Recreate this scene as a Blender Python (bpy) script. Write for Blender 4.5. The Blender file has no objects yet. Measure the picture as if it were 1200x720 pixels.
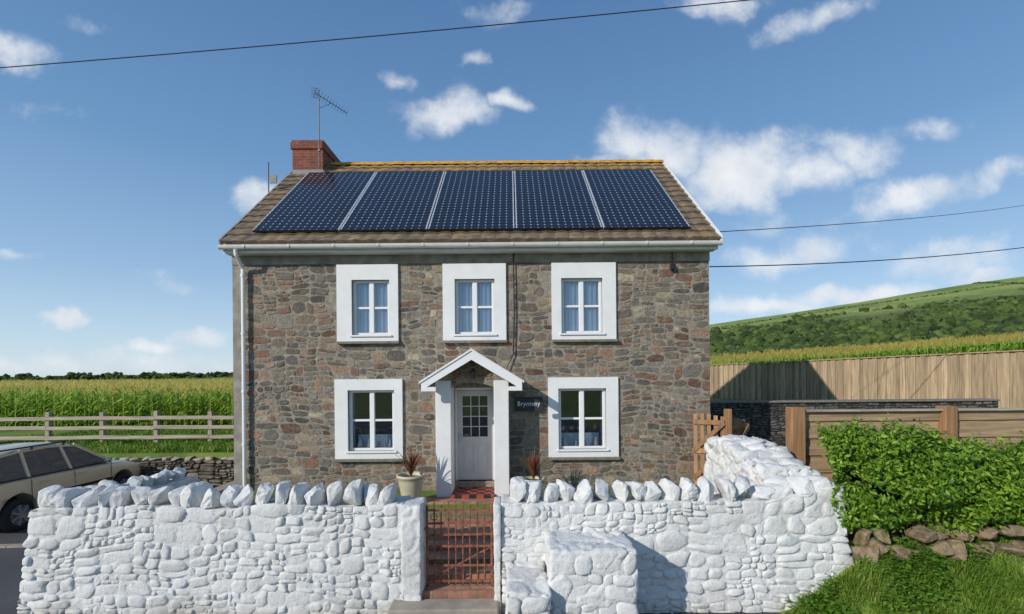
import bpy, bmesh, math, random
import numpy as np
from mathutils import Vector, Matrix, noise, Euler
random.seed(7); np.random.seed(7)
R=random.random
U=random.uniform
scene=bpy.context.scene
COL=scene.collection

# ------------------------------------------------------------------ materials
def lin(c):
    c=c/255.0
    return c/12.92 if c<=0.04045 else ((c+0.055)/1.055)**2.4
def S(r,g,b): return (lin(r),lin(g),lin(b),1)
class NT:
    def __init__(s,name):
        s.m=bpy.data.materials.new(name); s.m.use_nodes=True
        s.t=s.m.node_tree; s.n=s.t.nodes; s.b=s.n['Principled BSDF']; s.out=s.n['Material Output']
    def new(s,typ,**k):
        n=s.n.new(typ)
        for a,v in k.items(): setattr(n,a,v)
        return n
    def link(s,a,b): s.t.links.new(a,b)
    def coord(s,scale=(1,1,1),loc=(0,0,0)):
        tc=s.new('ShaderNodeTexCoord'); mp=s.new('ShaderNodeMapping')
        mp.inputs['Scale'].default_value=scale; mp.inputs['Location'].default_value=loc
        s.link(tc.outputs['Object'],mp.inputs['Vector']); return mp.outputs[0]
    def noise(s,vec,scale,detail=5,rough=0.55):
        n=s.new('ShaderNodeTexNoise'); n.inputs['Scale'].default_value=scale
        n.inputs['Detail'].default_value=detail; n.inputs['Roughness'].default_value=rough
        if vec is not None: s.link(vec,n.inputs['Vector'])
        return n.outputs['Fac']
    def ramp(s,fac,stops,interp='LINEAR'):
        r=s.new('ShaderNodeValToRGB'); r.color_ramp.interpolation=interp
        e=r.color_ramp.elements
        while len(e)<len(stops): e.new(0.5)
        for i,(p,c) in enumerate(stops):
            e[i].position=p; e[i].color=c if len(c)==4 else (*c,1)
        s.link(fac,r.inputs[0]); return r.outputs[0]
    def mix(s,fac,a,b,mode='MIX'):
        m=s.new('ShaderNodeMix',data_type='RGBA',blend_type=mode)
        for inp,v in ((m.inputs[0],fac),(m.inputs[6],a),(m.inputs[7],b)):
            if hasattr(v,'is_output'): s.link(v,inp)
            else: inp.default_value=v
        return m.outputs[2]
    def math(s,op,a,b=0.0,clamp=False):
        m=s.new('ShaderNodeMath',operation=op); m.use_clamp=clamp
        for inp,v in ((m.inputs[0],a),(m.inputs[1],b)):
            if hasattr(v,'is_output'): s.link(v,inp)
            else: inp.default_value=v
        return m.outputs[0]
    def color(s,c):
        if hasattr(c,'is_output'): s.link(c,s.b.inputs['Base Color'])
        else: s.b.inputs['Base Color'].default_value=c
    def set(s,**k):
        for a,v in k.items(): s.b.inputs[a.replace('_',' ')].default_value=v
    def bump(s,h,strength=0.4,dist=0.02):
        b=s.new('ShaderNodeBump'); b.inputs['Strength'].default_value=strength; b.inputs['Distance'].default_value=dist
        s.link(h,b.inputs['Height']); s.link(b.outputs[0],s.b.inputs['Normal'])

def simple(name,c,rough=0.6,metal=0,var=0.12,scale=6,bump=0.0,bscale=40,spec=0.5):
    t=NT(name); v=t.coord()
    n=t.noise(v,scale,6)
    lo=tuple(x*(1-var) for x in c[:3])+(1,); hi=tuple(min(1,x*(1+var)) for x in c[:3])+(1,)
    t.color(t.ramp(n,[(0.3,lo),(0.7,hi)]))
    t.set(Roughness=rough,Metallic=metal)
    t.b.inputs['Specular IOR Level'].default_value=spec
    if bump: t.bump(t.noise(v,bscale,5),bump,0.01)
    return t.m

def foliage(name,cols,trans=0.25,rough=0.6,noise_scale=1.2):
    t=NT(name)
    g=t.new('ShaderNodeNewGeometry')
    v=t.coord()
    n=t.noise(v,noise_scale,3)
    f=t.math('ADD',t.math('MULTIPLY',g.outputs['Random Per Island'],0.6),t.math('MULTIPLY',n,0.5))
    k=len(cols)
    c=t.ramp(f,[(0.1+0.85*i/(k-1),cols[i]) for i in range(k)])
    t.color(c); t.set(Roughness=rough)
    t.b.inputs['Specular IOR Level'].default_value=0.25
    tr=t.new('ShaderNodeBsdfTranslucent'); t.link(c,tr.inputs[0])
    ms=t.new('ShaderNodeMixShader'); ms.inputs[0].default_value=trans
    t.link(t.b.outputs[0],ms.inputs[1]); t.link(tr.outputs[0],ms.inputs[2]); t.link(ms.outputs[0],t.out.inputs[0])
    return t.m

def stone_attr(name,rough=0.9,detail=0.40):
    t=NT(name); a=t.new('ShaderNodeAttribute',attribute_name='Col')
    v=t.coord()
    n=t.noise(v,18,9,0.78); n2=t.noise(v,1.3,6); n3=t.noise(v,6,7,.7); n5=t.noise(v,.7,3)
    d=t.ramp(n,[(0.3,(0.45,0.44,0.43)),(0.52,(1,1,1)),(0.72,(1.0+detail,1.0+detail,1.0+detail))])
    c=t.mix(1.0,a.outputs['Color'],d,'MULTIPLY')
    d2=t.ramp(n2,[(0.35,(0.82,0.81,0.80)),(0.65,(1.14,1.11,1.07))])
    c=t.mix(1.0,c,d2,'MULTIPLY')
    m=t.ramp(n3,[(0.50,(0,0,0)),(0.62,(1,1,1))])
    c=t.mix(t.math('MULTIPLY',m,.5),c,(0.27,0.235,0.185,1))
    c=t.mix(t.ramp(n5,[(.48,(0,0,0)),(.72,(.30,.30,.30))]),c,(0.21,0.145,0.11,1))
    t.color(c); t.set(Roughness=rough)
    t.b.inputs['Specular IOR Level'].default_value=0.2
    t.bump(t.math('ADD',t.noise(v,26,9,0.75),t.noise(v,9,5,.6)),0.9,0.028)
    return t.m

def stone_shader(name,cols,mortar,sc=(3,3,6.5)):
    t=NT(name); v=t.coord(sc)
    nz=t.new('ShaderNodeTexNoise'); nz.inputs['Scale'].default_value=1.2; t.link(v,nz.inputs['Vector'])
    vv=t.new('ShaderNodeVectorMath',operation='MULTIPLY_ADD'); t.link(nz.outputs['Color'],vv.inputs[0]); vv.inputs[1].default_value=(.5,.5,.5); t.link(v,vv.inputs[2])
    a=t.new('ShaderNodeTexVoronoi'); t.link(vv.outputs[0],a.inputs['Vector']); a.inputs['Scale'].default_value=1
    e=t.new('ShaderNodeTexVoronoi',feature='DISTANCE_TO_EDGE'); t.link(vv.outputs[0],e.inputs['Vector']); e.inputs['Scale'].default_value=1
    s=t.new('ShaderNodeSeparateColor'); t.link(a.outputs['Color'],s.inputs[0])
    k=len(cols)
    c=t.ramp(s.outputs[0],[(i/k,cols[i]) for i in range(k)],'CONSTANT')
    m=t.ramp(e.outputs['Distance'],[(0.03,(0,0,0)),(0.08,(1,1,1))])
    t.color(t.mix(m,mortar,c)); t.set(Roughness=0.9)
    h=t.math('ADD',t.ramp(e.outputs['Distance'],[(0,(0,0,0)),(0.15,(1,1,1))]),t.math('MULTIPLY',t.noise(v,6,6),0.5))
    t.bump(h,0.8,0.03)
    return t.m

def white_paint(name):
    t=NT(name); v=t.coord()
    n=t.noise(v,2.0,8,0.68); n2=t.noise(v,17,8,0.74); n4=t.noise(v,6,8,.72)
    c=t.ramp(n,[(0.28,(0.55,0.545,0.525)),(0.5,(0.69,0.69,0.675)),(0.75,(0.75,0.75,0.735))])
    d=t.ramp(n2,[(0.28,(0.42,0.39,0.34)),(0.39,(1,1,1))])
    c=t.mix(.85,c,d,'MULTIPLY')
    d=t.ramp(n4,[(0.28,(0.50,0.46,0.39)),(0.40,(1,1,1))])
    c=t.mix(.9,c,d,'MULTIPLY')
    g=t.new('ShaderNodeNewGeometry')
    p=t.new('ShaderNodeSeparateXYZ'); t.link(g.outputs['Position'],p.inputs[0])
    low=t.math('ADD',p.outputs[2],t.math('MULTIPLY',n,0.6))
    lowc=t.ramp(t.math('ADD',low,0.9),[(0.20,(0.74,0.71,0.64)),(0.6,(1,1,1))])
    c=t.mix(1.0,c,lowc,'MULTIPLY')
    h=t.math('ADD',t.math('MULTIPLY',t.noise(v,14,8,0.65),.9),t.math('MULTIPLY',t.noise(v,55,5),0.4))
    t.color(c); t.set(Roughness=0.85)
    t.b.inputs['Specular IOR Level'].default_value=0.2
    t.bump(h,0.85,0.026)
    return t.m

def wood(name,c,axis=2,rough=0.8):
    t=NT(name); sc=[22,22,22]; sc[axis]=1.2
    v=t.coord(tuple(sc)); n=t.noise(v,1,6,0.6)
    g=t.new('ShaderNodeNewGeometry')
    a=tuple(x*0.55 for x in c[:3])+(1,); b=tuple(min(1,x*1.3) for x in c[:3])+(1,)
    cc=t.ramp(n,[(0.3,a),(0.7,b)])
    r=t.ramp(g.outputs['Random Per Island'],[(0,(0.7,0.69,0.67)),(1,(1.15,1.13,1.1))])
    t.color(t.mix(1.0,cc,r,'MULTIPLY')); t.set(Roughness=rough); t.bump(n,0.4,0.01)
    return t.m

def brick(name,axes,c1,c2,mort,bw=0.225,bh=0.075,mw=0.01,off=0.5):
    t=NT(name); tc=t.new('ShaderNodeTexCoord'); sp=t.new('ShaderNodeSeparateXYZ'); t.link(tc.outputs['Object'],sp.inputs[0])
    cb=t.new('ShaderNodeCombineXYZ')
    if axes=='wall':
        t.link(t.math('ADD',sp.outputs[0],sp.outputs[1]),cb.inputs[0]); t.link(sp.outputs[2],cb.inputs[1])
    else:
        t.link(sp.outputs[0],cb.inputs[0]); t.link(sp.outputs[1],cb.inputs[1])
    b=t.new('ShaderNodeTexBrick'); t.link(cb.outputs[0],b.inputs['Vector']); b.offset=off
    b.inputs['Scale'].default_value=1; b.inputs['Brick Width'].default_value=bw; b.inputs['Row Height'].default_value=bh
    b.inputs['Mortar Size'].default_value=mw; b.inputs['Color1'].default_value=c1; b.inputs['Color2'].default_value=c2; b.inputs['Mortar'].default_value=mort
    n=t.noise(tc.outputs['Object'],7,6,0.65)
    d=t.ramp(n,[(0.3,(0.6,0.6,0.6)),(0.7,(1.2,1.15,1.1))])
    t.color(t.mix(1.0,b.outputs['Color'],d,'MULTIPLY')); t.set(Roughness=0.85)
    t.bump(b.outputs['Fac'],-0.5,0.01)
    return t.m

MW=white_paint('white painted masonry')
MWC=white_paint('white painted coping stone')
M_RENDER=simple('white smooth render',(0.76,0.76,0.755,1),0.7,var=0.05,scale=3,bump=0.15,bscale=50)
M_UPVC=simple('white window plastic',(0.80,0.80,0.80,1),0.35,var=0.02)
M_GUT=simple('cream gutter plastic',(0.66,0.64,0.60,1),0.45,var=0.08)
M_GREYR=simple('weathered grey render',(0.27,0.245,0.21,1),0.9,var=0.35,scale=4,bump=0.3)
M_SILL=simple('weathered sill stone',(0.20,0.175,0.14,1),0.9,var=0.25,scale=12,bump=0.3)
M_STONE=stone_attr('rubble stone')
M_MORTAR=simple('lime mortar',(0.26,0.228,0.182,1),0.95,var=0.38,scale=11,bump=0.7,bscale=30)
M_DMORTAR=simple('dark joint',(0.03,0.028,0.025,1),0.95)
M_SIDE=stone_shader('side wall rubble',[S(105,92,80),S(128,108,86),S(90,84,80),S(120,96,80),S(142,124,100),S(98,90,78)],S(135,124,106))
M_CHIM=brick('red chimney brick','wall',S(150,74,56),S(120,58,48),S(120,100,86))
M_PATH=brick('red brick paving','floor',S(184,136,112),S(150,106,88),S(124,112,98),0.2,0.1,0.010)
M_LEAD=simple('lead flashing',(0.22,0.22,0.23,1),0.6)
M_ALU=simple('aluminium',(0.50,0.51,0.53,1),0.4,metal=0.7,var=0.05)
M_PFR=simple('panel frame silver',(0.62,0.64,0.68,1),0.4,metal=0.3,var=0.05)
M_AER=simple('weathered aerial metal',(0.13,0.13,0.14,1),0.5,metal=0.5,var=0.2)
M_BLACK=simple('black plastic',(0.015,0.015,0.016,1),0.5)
M_DOOR=simple('pale grey door paint',(0.54,0.54,0.53,1),0.4,var=0.04)
M_SLATE=simple('slate plaque',(0.022,0.024,0.03,1),0.6,var=0.3,scale=15)
M_LETTER=simple('white lettering',(0.8,0.8,0.8,1),0.5)
M_CURT=simple('pale blue curtain cloth',(0.66,0.75,0.84,1),0.85,var=0.08,scale=2)
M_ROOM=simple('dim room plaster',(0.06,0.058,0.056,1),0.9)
M_RUST=simple('rusty orange brown iron',(0.22,0.082,0.045,1),0.85,var=0.7,scale=18,bump=0.4)
M_TIMB=wood('weathered fence timber',S(174,152,124),2)
M_TIMBG=wood('bleached grey post timber',S(176,166,146),2)
M_TIMBH=wood('bleached grey rail timber',S(176,166,146),0)
M_TIMBB=wood('brown gate timber',S(168,128,92),2)
M_FENCEH=wood('brown board timber',S(172,146,116),0)
M_CONC=simple('pale stone slab',(0.33,0.29,0.24,1),0.9,var=0.2,scale=5,bump=0.3)
M_POT=simple('cream glazed pot',(0.52,0.47,0.33,1),0.45,var=0.1)
M_SOIL=simple('potting soil',(0.03,0.022,0.016,1),0.95,bump=0.6)
M_CORDY=foliage('bronze cordyline leaf',[S(80,34,30),S(140,62,50),S(110,98,56),S(160,92,70)],0.2)
M_HEDGE=foliage('hedge leaf',[S(40,66,20),S(84,120,36),S(130,166,52),S(174,198,82)],0.38,0.45,2.5)
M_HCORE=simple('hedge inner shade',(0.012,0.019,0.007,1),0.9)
M_GRASSB=foliage('grass blade',[S(66,92,28),S(98,132,42),S(126,160,58),S(170,172,104)],0.35,0.6,1.4)
M_WEED=foliage('broad weed leaf',[S(60,96,30),S(104,144,48),S(136,170,70)],0.35,0.5,1.4)
M_CORNL=foliage('corn leaf',[S(102,136,44),S(140,172,60),S(168,194,78),S(194,208,106)],0.45,0.5,0.3)
M_CORNT=foliage('corn tassel',[S(152,138,66),S(186,166,88),S(204,186,114)],0.3,0.7,0.3)
M_WOODL=foliage('woodland canopy',[S(34,48,26),S(52,68,32),S(72,90,40),S(100,116,56)],0.05,0.8,0.03)

def glass_mat():
    t=NT('window glass'); t.n.remove(t.b)
    gl=t.new('ShaderNodeBsdfGlossy'); gl.inputs['Roughness'].default_value=0.02; gl.inputs['Color'].default_value=(0.9,0.95,1,1)
    tr=t.new('ShaderNodeBsdfTransparent'); tr.inputs[0].default_value=(0.76,0.83,0.88,1)
    lw=t.new('ShaderNodeLayerWeight'); lw.inputs[0].default_value=0.25
    f=t.math('ADD',t.math('MULTIPLY',lw.outputs['Fresnel'],0.7),0.10)
    ms=t.new('ShaderNodeMixShader'); t.link(f,ms.inputs[0]); t.link(tr.outputs[0],ms.inputs[1]); t.link(gl.outputs[0],ms.inputs[2]); t.link(ms.outputs[0],t.out.inputs[0])
    return t.m
M_GLASS=glass_mat()

def solar_mat():
    t=NT('solar cells'); uv=t.new('ShaderNodeUVMap'); sp=t.new('ShaderNodeSeparateXYZ'); t.link(uv.outputs[0],sp.inputs[0])
    fu=t.math('ABSOLUTE',t.math('SUBTRACT',t.math('FRACT',t.math('MULTIPLY',sp.outputs[0],12)),0.5))
    fv=t.math('ABSOLUTE',t.math('SUBTRACT',t.math('FRACT',t.math('MULTIPLY',sp.outputs[1],8)),0.5))
    dia=t.math('GREATER_THAN',t.math('ADD',fu,fv),0.86)
    ln=t.math('GREATER_THAN',t.math('MAXIMUM',fu,fv),0.480)
    c=t.mix(ln,(0.010,0.013,0.022,1),(0.09,0.10,0.125,1))
    c=t.mix(dia,c,(0.46,0.49,0.53,1))
    t.color(c); t.set(Roughness=0.16); t.b.inputs['Specular IOR Level'].default_value=0.42
    return t.m
M_SOLAR=solar_mat()

def tile_mat():
    t=NT('brown roof tile with lichen'); v=t.coord()
    n=t.noise(v,1.6,6,0.65); n2=t.noise(v,26,6,0.75); n3=t.noise(v,6,5)
    c=t.ramp(n3,[(0.3,S(94,82,68)),(0.7,S(140,122,100))])
    sp=t.new('ShaderNodeSeparateXYZ'); t.link(v,sp.inputs[0])
    hi=t.math('MULTIPLY',t.math('SUBTRACT',sp.outputs[2],7.75),0.5,True)
    l=t.math('ADD',t.math('MULTIPLY',n,0.55),t.math('MULTIPLY',n2,0.5))
    l=t.math('ADD',l,hi)
    m=t.ramp(l,[(0.55,(0,0,0)),(0.70,(1,1,1))])
    c=t.mix(t.math('MULTIPLY',m,0.6),c,S(182,144,80))
    d=t.ramp(t.noise(v,3.2,6,.7),[(.3,(.7,.7,.7)),(.6,(1.05,1.05,1.05))])
    t.color(t.mix(1.0,c,d,'MULTIPLY')); t.set(Roughness=.9); t.bump(n2,0.5,0.01)
    return t.m
M_TILE=tile_mat()

# ------------------------------------------------------------------ object helpers
def link(o): COL.objects.link(o); return o
def parent_to(o,p):
    o.parent=p
    if p is not None:
        o.matrix_parent_inverse=Matrix.Translation(-Vector(p['base'])) if 'base' in p else Matrix.Identity(4)
def tag(o,label=None,category=None,kind=None,group=None):
    if label: o['label']=label
    if category: o['category']=category
    if kind: o['kind']=kind
    if group: o['group']=group
    return o
def empty(name,base,parent=None,label=None,category=None,group=None):
    o=bpy.data.objects.new(name,None); o.location=base; o['base']=list(base); o.empty_display_size=0.2
    link(o)
    if parent is not None: parent_to(o,parent)
    return tag(o,label,category,None,group)

class M:
    def __init__(s): s.v=[]; s.f=[]; s.mi=[]
    def add(s,vs,fs,m=0):
        k=len(s.v); s.v+= [tuple(p) for p in vs]; s.f+=[tuple(i+k for i in f) for f in fs]; s.mi+=[m]*len(fs); return s
    def box(s,x0,x1,y0,y1,z0,z1,m=0):
        vs=[(x0,y0,z0),(x1,y0,z0),(x1,y1,z0),(x0,y1,z0),(x0,y0,z1),(x1,y0,z1),(x1,y1,z1),(x0,y1,z1)]
        return s.add(vs,[(0,3,2,1),(4,5,6,7),(0,1,5,4),(1,2,6,5),(2,3,7,6),(3,0,4,7)],m)
    def beam(s,p,q,w,h,m=0,up=(0,0,1)):
        p=Vector(p); q=Vector(q); d=(q-p).normalized(); u=Vector(up)
        if abs(d.dot(u))>0.98: u=Vector((0,1,0))
        a=d.cross(u).normalized(); b=a.cross(d).normalized()
        vs=[]
        for c in (p,q):
            for i,j in ((-1,-1),(1,-1),(1,1),(-1,1)): vs.append(c+a*(i*w/2)+b*(j*h/2))
        return s.add(vs,[(0,3,2,1),(4,5,6,7),(0,1,5,4),(1,2,6,5),(2,3,7,6),(3,0,4,7)],m)
    def tube(s,pts,r,n=8,m=0,cap=True):
        pts=[Vector(p) for p in pts]; vs=[]; fs=[]
        for i,p in enumerate(pts):
            d=(pts[min(i+1,len(pts)-1)]-pts[max(i-1,0)]).normalized()
            u=Vector((0,0,1)) if abs(d.z)<0.95 else Vector((0,1,0))
            a=d.cross(u).normalized(); b=a.cross(d)
            rr=r[i] if isinstance(r,(list,tuple)) else r
            for k in range(n):
                t=2*math.pi*k/n; vs.append(p+a*math.cos(t)*rr+b*math.sin(t)*rr)
        for i in range(len(pts)-1):
            for k in range(n):
                fs.append((i*n+k,i*n+(k+1)%n,(i+1)*n+(k+1)%n,(i+1)*n+k))
        if cap: fs.append(tuple(range(n))); fs.append(tuple((len(pts)-1)*n+k for k in reversed(range(n))))
        return s.add(vs,fs,m)
    def lathe(s,prof,c,n=24,axis='Z',m=0):
        vs=[];fs=[]
        for r,h in prof:
            for k in range(n):
                t=2*math.pi*k/n; a=r*math.cos(t); b=r*math.sin(t)
                vs.append((c[0]+a,c[1]+b,c[2]+h) if axis=='Z' else ((c[0]+h,c[1]+a,c[2]+b) if axis=='X' else (c[0]+a,c[1]+h,c[2]+b)))
        for i in range(len(prof)-1):
            for k in range(n): fs.append((i*n+k,i*n+(k+1)%n,(i+1)*n+(k+1)%n,(i+1)*n+k))
        return s.add(vs,fs,m)
    def quad(s,*p,m=0): return s.add(p,[tuple(range(len(p)))],m)
    def build(s,name,mats,parent=None,smooth=False,bevel=0,label=None,category=None,kind=None,group=None,normals=True):
        if not isinstance(mats,(list,tuple)): mats=[mats]
        v=s.v; base=None
        if parent is None and kind is None:
            a=np.array(v); base=((a[:,0].min()+a[:,0].max())/2,(a[:,1].min()+a[:,1].max())/2,a[:,2].min())
            v=[tuple(r) for r in (a-np.array(base))]
        me=bpy.data.meshes.new(name); me.from_pydata(v,[],s.f)
        for m in mats: me.materials.append(m)
        if len(mats)>1: me.polygons.foreach_set('material_index',s.mi)
        if normals:
            bm=bmesh.new(); bm.from_mesh(me); bmesh.ops.recalc_face_normals(bm,faces=bm.faces); bm.to_mesh(me); bm.free()
        if smooth: me.polygons.foreach_set('use_smooth',[True]*len(me.polygons))
        me.update()
        o=bpy.data.objects.new(name,me); link(o)
        if base is not None: o.location=base; o['base']=[float(x) for x in base]
        if parent is not None: parent_to(o,parent)
        if bevel:
            b=o.modifiers.new('Bevel','BEVEL'); b.width=bevel; b.segments=2; b.limit_method='ANGLE'
        return tag(o,label,category,kind,group)
def box(name,x0,x1,y0,y1,z0,z1,mat,parent=None,bevel=0,**k):
    return M().box(x0,x1,y0,y1,z0,z1).build(name,mat,parent,bevel=bevel,**k)

def nz(x,y,z=0.0): return noise.noise(Vector((x,y,z)))
def ss(a,b,x):
    t=min(1,max(0,(x-a)/(b-a))); return t*t*(3-2*t)

def split(a0,a1,b0,b1,wm,hm,out):
    w=a1-a0; h=b1-b0
    if w>wm or h>hm or (R()<0.33 and w>wm*0.40):
        if w/wm>h/hm: t=a0+w*U(.28,.72); split(a0,t,b0,b1,wm,hm,out); split(t,a1,b0,b1,wm,hm,out)
        else: t=b0+h*U(.3,.7); split(a0,a1,b0,t,wm,hm,out); split(a0,a1,t,b1,wm,hm,out)
    else: out.append((a0,a1,b0,b1))
def rubble(name,a0,a1,b0,b1,fn,palette,parent,wm=.5,hm=.2,gap=.010,proud=(.008,.03),course=(.24,.46),keep=None,mat=None,warp=.05,soft=False,var=(.72,1.28),**k):
    rects=[]; b=b0
    while b<b1-0.02:
        hh=min(U(*course),b1-b)
        if b1-(b+hh)<course[0]*.5: hh=b1-b
        a=a0
        while a<a1-0.001:
            ww=min(U(.5,1.4),a1-a)
            if a1-(a+ww)<.15: ww=a1-a
            sc=U(.7,1.3)
            split(a,a+ww,b,b+hh,wm*sc,hm*sc,rects); a+=ww
        b+=hh
    vs=[];fs=[];cols=[]
    rings=((1,0),(.97,.7),(.84,1)) if not soft else ((1.10,-.6),(1.0,.15),(.90,.62),(.72,.93),(.38,1.04))
    for (x0,x1,z0,z1) in rects:
        cx=(x0+x1)/2; cz=(z0+z1)/2
        if keep and not keep(x0,x1,z0,z1): continue
        g=gap*U(.5,1.7); w=(x1-x0)/2-g; h=(z1-z0)/2-g
        if w<.015 or h<.012: continue
        col=random.choice(palette); br=U(*var); col=tuple(min(1,c*br) for c in col[:3])
        n=12; ring=[]
        pw=U(.4,.95)
        for i in range(n):
            t=2*math.pi*(i+U(-.35,.35))/n
            ct,st=math.cos(t),math.sin(t)
            x=math.copysign(abs(ct)**pw,ct)*w*U(.86,1.10); z=math.copysign(abs(st)**pw,st)*h*U(.86,1.10)
            ring.append((x,z))
        sk=U(-.25,.25)*h/w
        ring=[(x,z+sk*x) for x,z in ring]
        d=U(*proud); k0=len(vs); tm=.6 if soft else .28
        tilt=(U(-tm,tm)*d/w,U(-tm,tm)*d/h)
        for sc,dd in rings:
            for (x,z) in ring:
                X=cx+x*sc; Z=cz+z*sc
                wx=X+warp*nz(X*1.3,Z*1.3,3.1)*2; wz=Z+warp*nz(X*.9,Z*1.6,9.7)*1.6+warp*.5*nz(X*3,Z*3,1.7)
                wx=min(a1,max(a0,wx)); wz=min(b1,max(b0,wz))
                e=d*dd
                if dd>.3 or soft:
                    e+=tilt[0]*x*sc+tilt[1]*z*sc
                    if soft: e+=.008*nz(X*14,Z*14,2)+.005*nz(X*30,Z*30,5)
                else: e=-.01
                vs.append(fn(wx,wz,e))
        nr=len(rings)
        for l in range(nr-1):
            for i in range(n):
                j=(i+1)%n; fs.append((k0+l*n+i,k0+l*n+j,k0+(l+1)*n+j,k0+(l+1)*n+i)); cols.append(col)
        fs.append(tuple(k0+(nr-1)*n+i for i in range(n))); cols.append(col)
    m=M(); m.add(vs,fs)
    o=m.build(name,mat or M_STONE,parent,**k)
    me=o.data; ca=me.color_attributes.new('Col','BYTE_COLOR','CORNER')
    arr=[]
    for p in me.polygons:
        c=cols[p.index]; 
        for _ in range(p.loop_total): arr+= [c[0],c[1],c[2],1.0]
    ca.data.foreach_set('color',arr)
    return o

def srgb_pal(l): return [S(*c) for c in l]
PAL_HOUSE=srgb_pal([(134,128,118),(118,112,103),(150,138,120),(156,140,118),(126,118,106),(106,103,98),(142,124,106),(160,132,112),(134,110,96),(114,108,99),(170,158,136),(130,127,122),(146,114,96),(100,97,92),(138,130,118),(116,111,104),(130,122,110),(120,94,80)])

def rock_mesh(m,c,size,rot=(0,0,0),n=15,mi=0,rough=.06,sm=2,cuts=2):
    bm=bmesh.new()
    for i in range(n):
        v=Vector((U(-1,1),U(-1,1),U(-1,1)))
        v=v.normalized() if v.length>0 else Vector((0,0,1))
        v=Vector(tuple(math.copysign(abs(t)**.62,t) for t in v))
        bm.verts.new(v)
    r=bmesh.ops.convex_hull(bm,input=bm.verts)
    bmesh.ops.delete(bm,geom=[g for g in r['geom_interior'] if isinstance(g,bmesh.types.BMVert)],context='VERTS')
    bmesh.ops.triangulate(bm,faces=bm.faces)
    bmesh.ops.subdivide_edges(bm,edges=bm.edges,cuts=cuts,use_grid_fill=True)
    for _ in range(sm): bmesh.ops.smooth_vert(bm,verts=bm.verts,factor=.5,use_axis_x=True,use_axis_y=True,use_axis_z=True)
    E=Euler(rot).to_matrix(); sd=U(0,100)
    vs=[]
    bm.verts.index_update()
    for v in bm.verts:
        p=v.co.copy(); p+= p.normalized()*rough*(nz(p.x*2.2+sd,p.y*2.2,p.z*2.2)+.6*nz(p.x*6+sd,p.y*6,p.z*6))*1.6
        p=Vector((p.x*size[0],p.y*size[1],p.z*size[2]))*1.12
        vs.append(E@p+Vector(c))
    fs=[tuple(v.index for v in f.verts) for f in bm.faces]
    bm.free(); m.add(vs,fs,mi)

def rough_box(name,x0,x1,y0,y1,z0,z1,mat,parent,res=.035,amp=.035,shape=None,vs=(4.2,4.2,7.2),rnd=0,**k):
    nx=max(2,int((x1-x0)/res)); ny=max(2,int((y1-y0)/res)); nzz=max(2,int((z1-z0)/res))
    if ny>14 and nx>60: ny=14
    idx={}; V=[]; F=[]
    def vert(i,j,l):
        key=(i,j,l)
        if key in idx: return idx[key]
        x=x0+(x1-x0)*i/nx; y=y0+(y1-y0)*j/ny; z=z0+(z1-z0)*l/nzz
        nrm=Vector(((-1 if i==0 else 1 if i==nx else 0),(-1 if j==0 else 1 if j==ny else 0),(1 if l==nzz else 0)))
        if nrm.length>0: nrm.normalize()
        wx=x+.10*nz(x*3,y*3,z*3+5)+.03*nz(x*11,z*11,3); wz=z+.07*nz(x*3+7,y*3,z*3)+.025*nz(x*11+4,z*11,9)
        big=1.0+.35*nz(x*1.7,z*1.7,12)
        q=Vector((wx*vs[0]*big,y*vs[1],wz*vs[2]*big))
        d,pt=noise.voronoi(q)
        e=d[1]-d[0]; cellr=nz(pt[0].x*7.1,pt[0].y*3.3,pt[0].z*5.7)
        tl=q-pt[0]
        tilt=.5*(tl.x*nz(pt[0].x*3.3,pt[0].z*2.1,1)+tl.z*nz(pt[0].x*2.3,pt[0].z*4.1,7))
        depth=.45+.75*max(0,min(1,.5+1.2*nz(x*2.1,z*2.1,6)))
        g=1-ss(.0,.15,e)
        dis=-amp*1.15*g*depth+amp*.95*cellr+amp*1.5*tilt+amp*.40*nz(x*9,y*9,z*9)+amp*.5*nz(x*1.3,y*2,z*1.3)+amp*.35*nz(x*20,y*20,z*20)
        q=Vector((x,y,z))
        if rnd:
            c=Vector((min(max(x,x0+rnd),x1-rnd),min(max(y,y0+rnd),y1),min(z,z1-rnd)))
            dv=q-c
            if dv.length>rnd: q=c+dv.normalized()*rnd
        p=q+nrm*dis
        if shape: p=shape(p,x,y,z)
        idx[key]=len(V); V.append(tuple(p)); return idx[key]
    for i in range(nx):
        for l in range(nzz):
            F.append((vert(i,0,l),vert(i+1,0,l),vert(i+1,0,l+1),vert(i,0,l+1)))
            F.append((vert(i,ny,l),vert(i,ny,l+1),vert(i+1,ny,l+1),vert(i+1,ny,l)))
    for j in range(ny):
        for l in range(nzz):
            F.append((vert(0,j,l),vert(0,j,l+1),vert(0,j+1,l+1),vert(0,j+1,l)))
            F.append((vert(nx,j,l),vert(nx,j+1,l),vert(nx,j+1,l+1),vert(nx,j,l+1)))
    for i in range(nx):
        for j in range(ny):
            F.append((vert(i,j,nzz),vert(i+1,j,nzz),vert(i+1,j+1,nzz),vert(i,j+1,nzz)))
    m=M(); m.add(V,F)
    return m.build(name,mat,parent,smooth=True,**k)

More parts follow.
